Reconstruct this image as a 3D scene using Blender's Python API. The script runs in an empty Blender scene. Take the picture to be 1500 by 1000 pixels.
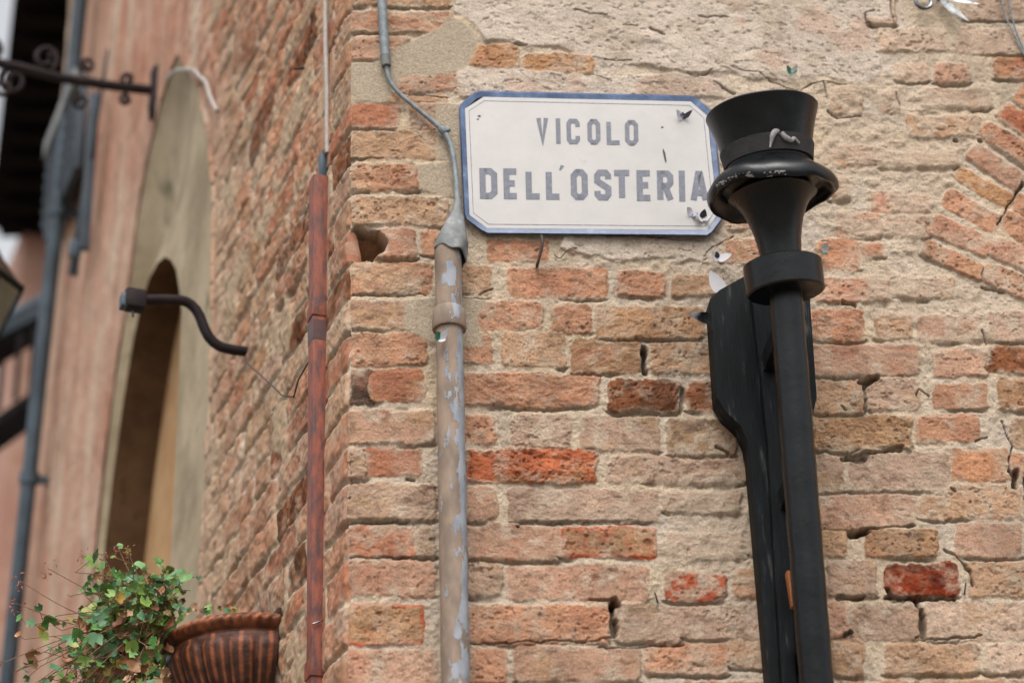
import bpy, bmesh, math, random
import numpy as np
from mathutils import Vector, Matrix
random.seed(7)
SC = bpy.context.scene
COL = SC.collection
R_ = math.radians

# ---------------------------------------------------------------- camera
EYE = 1.6
F = 3542.0; PITCH = R_(28.6); ROLL = R_(1.7)
FWD = np.array([0, math.cos(PITCH), math.sin(PITCH)])
RT0 = np.array([1.0, 0, 0]); UP0 = np.cross(RT0, FWD)
RIGHT = math.cos(ROLL) * RT0 - math.sin(ROLL) * UP0
UP = math.sin(ROLL) * RT0 + math.cos(ROLL) * UP0
cd = bpy.data.cameras.new('camera'); cam = bpy.data.objects.new('camera', cd); COL.objects.link(cam)
cd.lens = 85.0; cd.sensor_width = 36.0; cd.clip_end = 500; cd.clip_start = 0.05
m = Matrix(((RIGHT[0], UP[0], -FWD[0], 0), (RIGHT[1], UP[1], -FWD[1], 0), (RIGHT[2], UP[2], -FWD[2], EYE), (0, 0, 0, 1)))
cam.matrix_world = m
cd.dof.use_dof = True; cd.dof.focus_distance = 4.82; cd.dof.aperture_fstop = 2.1
SC.camera = cam

# ---------------------------------------------------------------- light
W = bpy.data.worlds.new('World'); SC.world = W; W.use_nodes = True
nt = W.node_tree; nt.nodes.clear()
sky = nt.nodes.new('ShaderNodeTexSky'); sky.sky_type = 'NISHITA'; sky.sun_disc = False
SUN_EL = R_(58); SUN_AZ = R_(183)      # azimuth, clockwise from +Y
sky.sun_elevation = SUN_EL; sky.sun_rotation = SUN_AZ
sky.air_density = 1.0; sky.dust_density = 4.0; sky.ozone_density = 0.6
hs = nt.nodes.new('ShaderNodeHueSaturation'); hs.inputs['Saturation'].default_value = 0.14
bg = nt.nodes.new('ShaderNodeBackground'); bg.inputs['Strength'].default_value = 0.15
wo = nt.nodes.new('ShaderNodeOutputWorld')
nt.links.new(sky.outputs[0], hs.inputs['Color']); nt.links.new(hs.outputs[0], bg.inputs['Color']); nt.links.new(bg.outputs[0], wo.inputs['Surface'])
sl = bpy.data.lights.new('sun', 'SUN'); sl.energy = 0.8; sl.angle = R_(35); sl.color = (1.0, 0.93, 0.86)
so = bpy.data.objects.new('sun', sl); COL.objects.link(so)
sd = Vector((math.sin(SUN_AZ) * math.cos(SUN_EL), math.cos(SUN_AZ) * math.cos(SUN_EL), math.sin(SUN_EL)))
so.rotation_euler = sd.to_track_quat('Z', 'Y').to_euler(); so.location = (0, 0, 20)
SC.view_settings.view_transform = 'Standard'; SC.view_settings.look = 'None'
SC.view_settings.exposure = 0.88; SC.view_settings.gamma = 1.0
SC.cycles.use_denoising = True
SC.cycles.max_bounces = 6; SC.cycles.diffuse_bounces = 3

# ---------------------------------------------------------------- places on the two walls
A = R_(21.8); B = R_(6)
Fd = np.array([math.cos(B), math.sin(B), 0]); Fn = np.array([math.sin(B), -math.cos(B), 0])
Ld = np.array([-math.sin(A), math.cos(A), 0]); Ln = np.array([-math.cos(A), -math.sin(A), 0])
def ray(x, y):
    return FWD + (x - 750) / F * RIGHT + (500 - y) / F * UP
C0 = ray(510, 500) * 4.786; C0 = np.array([C0[0], C0[1], 0.0])
def _hit(x, y, P0, n):
    r = ray(x, y); return r * ((P0 @ n) / (r @ n))
def FW(x, y, h=0.0):
    p = _hit(x, y, C0 + Fn * h, Fn); return float((p - C0) @ Fd), float(p[2] + EYE)
def LW(x, y, h=0.0):
    p = _hit(x, y, C0 + Ln * h, Ln); return float((p - C0) @ Ld), float(p[2] + EYE)
def fp(s, z, h=0.0):
    q = C0 + Fd * s + Fn * h; return Vector((q[0], q[1], z))
def lp(t, z, h=0.0):
    q = C0 + Ld * t + Ln * h; return Vector((q[0], q[1], z))
def FP(x, y, h=0.0): s, z = FW(x, y, h); return fp(s, z, h)
def LP(x, y, h=0.0): t, z = LW(x, y, h); return lp(t, z, h)
def DP(x, y, d):
    r = ray(x, y) * d; return Vector((r[0], r[1], r[2] + EYE))
VF = lambda v: Vector((v[0], v[1], v[2]))
vFd, vFn, vLd, vLn, vZ = VF(Fd), VF(Fn), VF(Ld), VF(Ln), Vector((0, 0, 1))

# ---------------------------------------------------------------- noise
TABS = [np.random.RandomState(100 + k).rand(256, 256) for k in range(24)]
def vn(x, y, seed):
    T = TABS[seed % 24]
    x = x + seed * 17.31; y = y + seed * 9.7
    ix = np.floor(x).astype(int); iy = np.floor(y).astype(int)
    fx = x - ix; fy = y - iy
    fx = fx * fx * fx * (fx * (fx * 6 - 15) + 10); fy = fy * fy * fy * (fy * (fy * 6 - 15) + 10)
    a = T[iy & 255, ix & 255]; b = T[iy & 255, (ix + 1) & 255]; c = T[(iy + 1) & 255, ix & 255]; d = T[(iy + 1) & 255, (ix + 1) & 255]
    return (a * (1 - fx) + b * fx) * (1 - fy) + (c * (1 - fx) + d * fx) * fy
def fbm(x, y, f, o, seed, gain=0.5):
    r = 0; a = 1.0; t = 0
    for k in range(o):
        r = r + a * vn(x * f, y * f, seed + k); t += a; a *= gain; f *= 2.03
    return r / t
def rot(x, y, a):
    return x * math.cos(a) + y * math.sin(a), -x * math.sin(a) + y * math.cos(a)
def ss(a, b, x):
    t = np.clip((x - a) / (b - a), 0, 1); return t * t * (3 - 2 * t)
def lin(c, k=1.0):
    return tuple(((v / 255.0 / 12.92) if v < 10 else ((v / 255.0 + 0.055) / 1.055) ** 2.4) * k for v in c)

# ---------------------------------------------------------------- materials
def nodes(name):
    mt = bpy.data.materials.new(name); mt.use_nodes = True
    n = mt.node_tree; b = n.nodes['Principled BSDF']; return mt, n, b
def mat(name, c1, c2=None, rough=0.6, metal=0.0, scale=20.0, bump=0.0, bscale=120.0, stretch=(1, 1, 1), c3=None, p=(0.4, 0.6), spec=0.5, attr=None, coat=0.0, rvar=0.0):
    """procedural surface: two or three colours mixed by noise, plus bump"""
    mt, n, b = nodes(name); L = n.links; N = n.nodes
    tc = N.new('ShaderNodeTexCoord'); mp = N.new('ShaderNodeMapping'); mp.inputs['Scale'].default_value = stretch
    L.new(tc.outputs['Object'], mp.inputs['Vector'])
    nz = N.new('ShaderNodeTexNoise'); nz.inputs['Scale'].default_value = scale; nz.inputs['Detail'].default_value = 8; nz.inputs['Roughness'].default_value = 0.62
    L.new(mp.outputs[0], nz.inputs['Vector'])
    rp = N.new('ShaderNodeValToRGB'); rp.color_ramp.elements[0].position = p[0]; rp.color_ramp.elements[1].position = p[1]
    c2 = c2 or c1
    rp.color_ramp.elements[0].color = (*c1, 1); rp.color_ramp.elements[1].color = (*c2, 1)
    if c3: e = rp.color_ramp.elements.new(min(0.98, p[1] + 0.12)); e.color = (*c3, 1)
    L.new(nz.outputs[0], rp.inputs[0])
    out = rp.outputs[0]
    if attr:
        at = N.new('ShaderNodeAttribute'); at.attribute_name = attr
        mx = N.new('ShaderNodeMix'); mx.data_type = 'RGBA'; mx.blend_type = 'MULTIPLY'; mx.inputs[0].default_value = 1.0
        L.new(at.outputs['Color'], mx.inputs[6]); L.new(out, mx.inputs[7]); out = mx.outputs[2]
    L.new(out, b.inputs['Base Color'])
    b.inputs['Roughness'].default_value = rough; b.inputs['Metallic'].default_value = metal
    b.inputs['Specular IOR Level'].default_value = spec; b.inputs['Coat Weight'].default_value = coat
    if rvar:
        mr = N.new('ShaderNodeMapRange'); mr.inputs['To Min'].default_value = max(0.02, rough - rvar); mr.inputs['To Max'].default_value = min(1, rough + rvar)
        L.new(nz.outputs[0], mr.inputs['Value']); L.new(mr.outputs[0], b.inputs['Roughness'])
    if bump:
        n2 = N.new('ShaderNodeTexNoise'); n2.inputs['Scale'].default_value = bscale; n2.inputs['Detail'].default_value = 6; n2.inputs['Roughness'].default_value = 0.7
        L.new(mp.outputs[0], n2.inputs['Vector'])
        bp = N.new('ShaderNodeBump'); bp.inputs['Strength'].default_value = bump; bp.inputs['Distance'].default_value = 0.004
        L.new(n2.outputs[0], bp.inputs['Height']); L.new(bp.outputs[0], b.inputs['Normal'])
    return mt

M_WALL = mat('old_masonry', (0.70,) * 3, (1.22,) * 3, rough=0.93, scale=240, bump=0.8, bscale=380, attr='Col', p=(0.3, 0.7), spec=0.15)
M_SIDE = mat('weathered_masonry', (0.82,) * 3, (1.12,) * 3, rough=0.93, scale=90, bump=0.5, bscale=260, attr='Col', p=(0.3, 0.7), spec=0.15)

# ---------------------------------------------------------------- object helpers
def mesh_obj(name, verts, faces, mt, parent=None, smooth=False):
    me = bpy.data.meshes.new(name); me.from_pydata([tuple(v) for v in verts], [], faces); me.update()
    if smooth: me.polygons.foreach_set('use_smooth', [True] * len(me.polygons))
    o = bpy.data.objects.new(name, me); COL.objects.link(o); me.materials.append(mt)
    if parent is not None: attach(o, parent)
    return o
def attach(o, parent):
    bpy.context.view_layer.update() if False else None
    o.parent = parent; o.matrix_parent_inverse = Matrix.Translation(parent['_o']).inverted() if '_o' in parent else Matrix.Identity(4)
ROOTS = {}
def thing(name, label, cat, loc, group=None):
    o = bpy.data.objects.new(name, None); COL.objects.link(o); o.location = loc; o.empty_display_size = 0.05
    o['label'] = label; o['category'] = cat
    if group: o['group'] = group
    ROOTS[o.name] = Vector(loc); return o
def attach(o, parent):
    o.parent = parent
    base = parent; off = Vector((0, 0, 0))
    while base is not None:
        off = off + base.location if base.name in ROOTS else off
        base = base.parent
    if parent.name in ROOTS: o.matrix_parent_inverse = Matrix.Translation(ROOTS[parent.name]).inverted()
    # below a part the part's own origin is the world origin already
def tag(o, label, cat, group=None):
    o['label'] = label; o['category'] = cat
    if group: o['group'] = group
    return o
def struct(o): o['kind'] = 'structure'; return o

class MB:
    """collects geometry for one mesh"""
    def __init__(s): s.v = []; s.f = []
    def add(s, vs, fs):
        k = len(s.v); s.v += [Vector(v) for v in vs]; s.f += [tuple(i + k for i in f) for f in fs]
    def box(s, c, ax, ay, az, hx, hy, hz, bev=0.0):
        c = Vector(c)
        if bev <= 0:
            vs = [c + ax * (i * hx) + ay * (j * hy) + az * (k * hz) for i in (-1, 1) for j in (-1, 1) for k in (-1, 1)]
            s.add(vs, [(0, 1, 3, 2), (4, 6, 7, 5), (0, 4, 5, 1), (2, 3, 7, 6), (0, 2, 6, 4), (1, 5, 7, 3)]); return
        b = bmesh.new(); bmesh.ops.create_cube(b, size=2)
        for v in b.verts: v.co = Vector((v.co.x * hx, v.co.y * hy, v.co.z * hz))
        bmesh.ops.bevel(b, geom=list(b.edges), offset=bev, segments=2, affect='EDGES', profile=0.6)
        b.verts.index_update()
        s.add([c + ax * v.co.x + ay * v.co.y + az * v.co.z for v in b.verts], [[v.index for v in f.verts] for f in b.faces]); b.free()
    def tube(s, pts, r, n=12, caps=True):
        pts = [Vector(p) for p in pts]; rs = r if isinstance(r, (list, tuple)) else [r] * len(pts)
        up = None; rings = []
        for i, p in enumerate(pts):
            d = (pts[min(i + 1, len(pts) - 1)] - pts[max(i - 1, 0)]).normalized()
            if up is None:
                up = Vector((0, 0, 1)) if abs(d.z) < 0.9 else Vector((1, 0, 0))
            u = (up - d * up.dot(d)).normalized(); w = d.cross(u); up = u
            rings.append([p + (u * math.cos(a) + w * math.sin(a)) * rs[i] for a in [2 * math.pi * k / n for k in range(n)]])
        vs = [v for rg in rings for v in rg]; fs = []
        for i in range(len(pts) - 1):
            for k in range(n):
                a = i * n + k; b = i * n + (k + 1) % n; fs.append((a, b, b + n, a + n))
        if caps: fs.append(tuple(range(n))[::-1]); fs.append(tuple((len(pts) - 1) * n + k for k in range(n)))
        s.add(vs, fs)
    def lathe(s, base, axis, prof, n=48, xd=None, fn=None):
        """prof: (distance along axis, radius); fn(angle,k,r)->(r,da)"""
        base = Vector(base); axis = Vector(axis).normalized()
        u = (xd or Vector((1, 0, 0))); u = (u - axis * u.dot(axis)).normalized(); w = axis.cross(u)
        vs = []; fs = []
        for i, (a, r) in enumerate(prof):
            for k in range(n):
                th = 2 * math.pi * k / n; rr, aa = (r, a) if fn is None else fn(th, i, r, a)
                vs.append(base + axis * aa + (u * math.cos(th) + w * math.sin(th)) * rr)
        for i in range(len(prof) - 1):
            for k in range(n):
                a = i * n + k; b = i * n + (k + 1) % n; fs.append((a, b, b + n, a + n))
        s.add(vs, fs)
    def prism(s, poly, o, ax, ay, az, h0, h1):
        """poly: 2-D points; extruded along az between h0 and h1"""
        n = len(poly); o = Vector(o)
        vs = [o + ax * x + ay * y + az * h0 for x, y in poly] + [o + ax * x + ay * y + az * h1 for x, y in poly]
        fs = [tuple(range(n))[::-1], tuple(range(n, 2 * n))] + [(k, (k + 1) % n, n + (k + 1) % n, n + k) for k in range(n)]
        s.add(vs, fs)
    def make(s, name, mt, parent=None, smooth=False, angle=None, bevel=0):
        o = mesh_obj(name, s.v, s.f, mt, parent, smooth or angle is not None)
        b = bmesh.new(); b.from_mesh(o.data); bmesh.ops.recalc_face_normals(b, faces=b.faces)
        if bevel: bmesh.ops.bevel(b, geom=[e for e in b.edges if len(e.link_faces) == 2 and e.calc_face_angle(0) > 0.6], offset=bevel, segments=2, affect='EDGES', profile=0.6)
        if angle is not None:
            for f in b.faces: f.smooth = True
            for e in b.edges: e.smooth = len(e.link_faces) == 2 and e.calc_face_angle(0) < angle
        b.to_mesh(o.data); b.free(); return o
def spline(pts, n=8):
    P = [Vector(p) for p in pts]; out = []
    for i in range(len(P) - 1):
        p0 = P[max(i - 1, 0)]; p1 = P[i]; p2 = P[i + 1]; p3 = P[min(i + 2, len(P) - 1)]
        for k in range(n):
            t = k / n; out.append(0.5 * ((2 * p1) + (p2 - p0) * t + (2 * p0 - 5 * p1 + 4 * p2 - p3) * t * t + (3 * p1 - p0 - 3 * p2 + p3) * t ** 3))
    out.append(P[-1]); return out
#--PART2--
# ---------------------------------------------------------------- the masonry
PAL = {  # surface colours of the bricks (sRGB-ish, scaled to albedo below)
 'o': (208, 153, 120), 'p': (210, 168, 142), 't': (205, 168, 134), 'r': (190, 118, 86), 'R': (198, 114, 78), 'X': (158, 66, 34),
 'g': (198, 171, 150), 'd': (128, 100, 84), 'b': (184, 144, 106), 'w': (214, 190, 168), 'Y': (208, 156, 108), 'e': (172, 148, 124), 'k': (158, 100, 66), 'O': (212, 154, 116)}
MORT = (220, 200, 176); KALB = 0.70
# x0 y0 x1 y1 colour(+rough code) : every brick read off the front wall
BR = """
515 -38 660 8 t|512 18 664 47 o|513 53 600 88 p|685 66 760 101 Y|766 79 868 108 Y|582 109 720 134 p|560 138 655 150 t|512 153 585 186 r
600 151 660 190 p|512 191 640 231 t|512 240 576 279 t|574 242 612 278 o|512 288 655 328 t|506 335 608 378 p|618 335 642 372 o|715 353 802 383 o
830 345 960 372 t|512 384 632 428 t|675 389 720 429 t|745 391 888 436 o|906 396 975 433 o|986 402 1058 433 t|512 441 625 481 p|672 442 795 481 o|808 446 864 488 o~|872 448 1030 494 b
512 488 625 534 o|675 490 718 531 o|735 488 828 536 t|840 497 939 545 b~|951 503 1058 546 t|508 541 549 590 d~|543 541 621 587 r|676 547 876 593 o~|892 557 994 603 k~|1006 559 1072 602 k
505 601 636 648 p|678 606 724 649 o|750 606 836 654 g|852 609 966 659 g|979 613 1078 665 e|505 656 541 699 g~|539 654 616 696 r|679 658 874 708 R^|891 668 1096 706 g
505 709 638 760 g|680 712 728 761 p|746 717 962 761 g|972 720 1086 752 w|505 770 606 812 r|612 772 636 815 e|682 768 821 818 p|823 771 960 815 b=|976 780 1086 818 w
505 819 638 872 p|685 823 735 873 g|742 828 948 877 p|974 838 1064 878 r*|505 885 620 943 b=|685 886 893 943 o|904 885 1000 938 g|1004 886 1116 933 g
505 951 640 1002 p|685 951 743 1001 o|755 946 936 996 p|942 942 1066 986 o|1070 937 1126 976 t|505 1012 640 1060 o|690 1010 800 1055 t|815 1004 990 1050 p|1000 996 1126 1040 t
1062 300 1150 338 p|1060 350 1160 385 o|1092 395 1185 440 p|1072 450 1182 492 o|1080 503 1182 546 p|1085 612 1186 650 e|1106 665 1186 708 g|1100 718 1192 762 p|1096 775 1196 812 g|1076 835 1200 876 t|1124 886 1208 932 e|1136 940 1212 985 t
1270 -30 1311 35 w|1408 -25 1520 27 w|1285 42 1388 75 w|1400 42 1515 78 w|1312 92 1362 118 w|1370 92 1420 121 p|1458 86 1510 116 r|1214 128 1263 166 t|1288 132 1316 165 w|1350 130 1452 158 w
1330 170 1436 201 t|1212 216 1283 241 o|1290 220 1345 246 w|1345 222 1402 246 p|1218 258 1243 292 t|1280 284 1362 311 p|1226 310 1290 346 p|1300 316 1360 346 p|1196 350 1258 395 o|1263 356 1294 376 o
1195 406 1302 441 p|1312 405 1400 436 w|1190 453 1266 497 o|1284 460 1336 496 t|1347 461 1437 500 p|1443 455 1520 498 g|1190 504 1346 550 p|1368 512 1449 550 p|1447 507 1520 545 k~
1190 554 1266 603 t|1273 553 1346 601 g|1370 563 1446 597 o|1466 553 1520 600 b|1192 610 1336 657 b~|1343 608 1434 646 o|1482 610 1530 655 b|1192 668 1235 717 g|1246 662 1390 716 g
1395 658 1476 703 O|1481 664 1520 700 o|1196 720 1343 772 p|1348 722 1389 759 t|1391 708 1495 757 t|1200 776 1240 815 t|1268 776 1372 815 b|1402 764 1496 815 p|1504 770 1600 815 t
1213 822 1284 873 g|1299 826 1403 872 X~|1420 820 1530 872 t|1215 881 1243 932 p|1246 886 1350 936 g|1356 880 1530 936 w|1220 936 1266 990 t|1300 942 1433 986 t|1444 942 1560 986 w
1225 996 1330 1040 t|1340 996 1470 1040 p|1480 996 1600 1040 w|1505 610 1560 655 o|1500 708 1600 757 o|1535 822 1640 872 o|1540 880 1640 936 t"""
# rotated bricks of the relieving arch
VO = [((1476,151),(1520,176),(1512,205),(1462,172),'R'),((1449,178),(1530,224),(1530,262),(1439,200),'o'),((1432,211),(1499,253),(1488,279),(1417,229),'p'),
 ((1412,246),(1485,286),(1473,306),(1402,260),'Y'),((1393,276),(1467,318),(1454,341),(1381,300),'o'),((1374,314),(1452,352),(1445,374),(1361,340),'p'),
 ((1360,352),(1440,390),(1435,411),(1354,374),'o'),((1494,283),(1540,300),(1530,335),(1486,308),'o'),((1478,309),(1530,335),(1520,366),(1467,337),'o'),
 ((1461,347),(1520,370),(1512,402),(1452,373),'p'),((1447,386),(1510,408),(1502,440),(1441,411),'p'),((1500,120),(1560,150),(1540,180),(1486,146),'O')]
CEM = [ # smooth cement patches (polygon on the wall)
 [(664,25),(690,45),(700,68),(690,92),(680,105),(590,112),(575,125),(568,150),(525,151),(504,122),(511,88),(548,92),(600,62),(640,42)],
 [(596,440),(640,434),(712,436),(700,470),(712,508),(640,505),(590,480)],
 [(612,240),(680,236),(680,288),(655,288),(612,280)], [(640,150),(680,150),(680,240),(640,235)]]
PLA = [[(655,-60),(1304,-60),(1304,30),(1262,30),(1290,60),(1290,110),(1262,126),(1200,112),(1120,117),(1060,102),(1000,108),(925,92),(880,92),(862,80),(760,62),(712,62),(690,36),(664,18)],
       [(830,345),(1040,352),(1062,380),(990,384),(890,380),(820,372)],[(668,100),(720,104),(1060,112),(1060,142),(672,140)]]
DARKS = [ # (x0,y0,x1,y1,half width px, depth mm): slots, cracks and drilled holes
 (512,49,556,49,1.6,9),(575,51,598,51,1.2,6),(943,508,945,544,4.2,45),(1000,566,999,602,3.6,22),(896,884,899,930,5,35),(897,882,905,884,4,30),
 (596,700,606,702,3.5,20),(1400,206,1400,206,4,40),(1438,206,1438,206,4,40),(1262,560,1284,553,6,30),(1266,560,1268,600,4,22),(1243,668,1320,656,5,22),(1236,672,1268,672,6,26),(1192,660,1240,664,4,14),
 (1248,781,1266,780,7.5,45),(1256,775,1342,769,2,14),(1488,690,1487,712,4,30),(1226,876,1266,874,4.5,22),(1297,874,1400,876,4,24),(1344,878,1347,890,4,26),(1351,892,1354,934,4.2,30),(1356,936,1440,930,2,12),
 (1238,930,1247,926,4,24),(1300,862,1306,872,5,25),(1462,328,1468,316,3.2,25),(1488,284,1499,268,3.2,25),(1469,312,1488,286,1.8,14),(1440,420,1470,428,2.6,14),(1208,455,1208,455,0,0),(1236,443,1252,448,4.5,16),
 (1267,18,1281,15,1.8,12),(1266,20,1270,33,2.2,16),(1270,33,1285,42,2.2,16),(1304,0,1310,34,1.2,10),(1071,98,1085,103,1.2,9),(1085,103,1113,108,1.2,9),(1113,108,1127,118,1.3,10),(1127,118,1155,128,1.3,10),
 (1155,128,1176,131,1.5,10),(1176,131,1190,122,1.3,10),(1190,122,1207,119,1.3,10),(1207,119,1212,143,1.6,12),(1207,119,1240,123,1.2,9),(1046,119,1078,137,2,14),(1212,162,1228,172,1.8,12),(1228,172,1262,170,1.4,10),
 (1311,135,1318,154,1.4,10),(1348,569,1342,583,1.3,10),(1349,570,1362,581,1.3,9),(1437,485,1446,503,1.6,12),(1468,616,1476,636,1.6,12),(1476,636,1484,654,1.6,12),(1484,654,1478,668,1.6,12),(1478,668,1479,688,2,14),(1479,688,1488,710,3,20),
 (1384,803,1408,821,2.2,16),(1408,821,1420,834,2.4,16),(1420,834,1427,856,2.2,14),(1074,346,1044,361,1.2,8),(1044,361,1036,370,1.2,8),(1006,107,1020,113,1.2,9),(1020,113,1043,102,1.2,9),(885,87,926,88,1.2,8),(868,106,896,118,1.3,9),
 (952,42,972,50,2.4,14),(754,64,772,66,2.5,14),(912,35,934,38,1.5,8),(842,14,888,22,2,7),(1024,24,1066,25,2,7),(575,136,655,142,1.5,8),(756,770,758,771,2.5,14),(880,936,895,934,1.6,10),(1232,594,1240,600,2,10),
 (690,942,880,938,1.8,8),(1500,700,1512,800,3,20),(640,480,640,520,0,0),(1432,645,1446,638,2,12),(1392,714,1398,718,3,14),(1341,934,1350,930,2,12),(503,735,511,728,2,12),(738,552,735,470,0,0),
 (950,776,950,776,0,0),(748,764,908,762,1.6,8),(862,876,902,877,2.4,12),(1050,655,1068,664,3.5,16),(715,580,715,580,0,0),(665,434,720,437,1.2,6),(701,430,722,424,1.5,8),(1235,766,1235,766,0,0),(1246,663,1256,658,3,10)]
UND = [(880,948,1000,945,3,10),(505,816,600,815,2,8),(505,765,600,763,1.4,7),(512,432,625,431,1.3,6),(512,283,540,282,2.4,9),(515,233,560,231,1.6,7),(760,766,955,765,1.6,7),(688,832,760,882,0,0)]
HOLE = [(508,338),(525,333),(548,334),(562,345),(567,356),(560,368),(553,373),(546,381),(520,380),(504,374),(500,360)]

def quad_sd(S, Z, q, wx, wz, r):
    """inward distances to the sides of a quad (tl,tr,br,bl) -> rounded signed distance"""
    X = S + wx; Y = Z + wz; d = []
    for i in range(4):
        (x0, y0), (x1, y1) = q[i], q[(i + 1) % 4]
        ex, ey = x1 - x0, y1 - y0; l = math.hypot(ex, ey)
        d.append(-((X - x0) * (-ey) + (Y - y0) * ex) / l)   # inward positive for this winding
    qx = np.minimum(d[1], d[3]); qy = np.minimum(d[0], d[2])
    c = r - np.sqrt(np.maximum(r - qx, 0) ** 2 + np.maximum(r - qy, 0) ** 2)
    inside = np.minimum(np.minimum(qx, qy), c)
    return inside, d[2]
def inpoly(X, Y, poly):
    r = np.zeros(X.shape, bool); n = len(poly)
    for i in range(n):
        x0, y0 = poly[i]; x1, y1 = poly[(i + 1) % n]
        if y0 == y1: continue
        c = ((y0 > Y) != (y1 > Y)) & (X < (x1 - x0) * (Y - y0) / (y1 - y0) + x0); r ^= c
    return r
def blur(a, k):
    for _ in range(k):
        b = a.copy(); b[1:-1, 1:-1] = (a[1:-1, 1:-1] * 4 + a[:-2, 1:-1] * 2 + a[2:, 1:-1] * 2 + a[1:-1, :-2] * 2 + a[1:-1, 2:] * 2 + a[:-2, :-2] + a[2:, 2:] + a[:-2, 2:] + a[2:, :-2]) / 16; a = b
    return a

ROWS_Y = [-90,-38,13,50,92,150,188,235,283,331,381,434,484,537,596,651,703,765,815,878,946,1006]
ZR = [FW(512, y)[1] for y in ROWS_Y][::-1]                      # course heights at the corner
while ZR[-1] < 9.2: ZR.append(ZR[-1] + 0.077)
while ZR[0] > -0.05: ZR.insert(0, ZR[0] - 0.078)

def front_bricks():
    out = []
    for rw in BR.replace('\n', '|').split('|'):
        if not rw.strip(): continue
        a = rw.split(); x0, y0, x1, y1 = map(float, a[:4]); c = a[4]
        k = 0.010 if x0 < 1180 else -0.012 if y0 > 600 else 0.0
        e = (x1 - x0) / 2 * k
        q = [FW(x0, y0 - e), FW(x1, y0 + e), FW(x1, y1 + e), FW(x0, y1 - e)]; out.append((q, c))
    for v in VO:
        cx = sum(p[0] for p in v[:4]) / 4; cy = sum(p[1] for p in v[:4]) / 4; out.append(([FW(cx + (p[0] - cx) * 1.06, cy + (p[1] - cy) * 1.06) for p in v[:4]], v[4] + '!'))
    # the wall beyond the part in the picture
    rg = random.Random(5)
    zt = FW(900, -40)[1]; zb = FW(900, 1045)[1]
    for i in range(len(ZR) - 1):
        z0, z1 = ZR[i] + 0.006, ZR[i + 1] - 0.006
        inside = zb < z1 and z0 < zt
        s = 1.53 if inside else 0.0
        while s < 4.0:
            l = rg.choice([0.12, 0.25, 0.26, 0.24]) * rg.uniform(.9, 1.1)
            out.append(([(s, z1), (s + l, z1), (s + l, z0), (s, z0)], rg.choice('opptttbgwr'))); s += l + 0.013
    return out
def side_bricks():
    out = []; rg = random.Random(11)
    for i in range(len(ZR) - 1):
        z0, z1 = ZR[i], ZR[i + 1]
        t = 0.0; first = True
        while t < 2.6:
            l = (rg.choice([0.12, 0.25]) if first else rg.choice([0.11, 0.13, 0.24, 0.26, 0.2])) * rg.uniform(.88, 1.1)
            j = rg.uniform(-.004, .004); j2 = rg.uniform(-.004, .004)
            a, b = t, t + l
            q = [(-b, z1 - .006 + j), (-a if not first else 0.03, z1 - .006 + j2), (-a if not first else 0.03, z0 + .006 + j2), (-b, z0 + .006 + j)]
            c = rg.choice('ooooptrrkrtboo') + rg.choice(['', '', '~', ''])
            out.append((q, c)); t += l + rg.uniform(.010, .018); first = False
    return out

def boundary(z):   # where brick gives way to old pink render on the side wall
    return np.interp(z, [3.0, 3.7, 4.3, 4.7, 4.9, 5.2, 5.6, 6.5], [1.04, 1.04, 1.10, 1.08, 1.08, 1.12, 1.30, 1.15])
# gothic niche outline on the side wall
O_ARCH = [(1.16,2.3),(1.16,3.8),(1.13,4.6),(1.18,4.95),(1.25,5.17),(1.38,5.40),(1.53,5.57),(1.68,5.72),(1.86,5.68),(2.02,5.57),(2.12,5.42),(2.22,5.14),(2.33,4.93),(2.44,4.50),(2.47,4.2),(2.47,2.3)]

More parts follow.
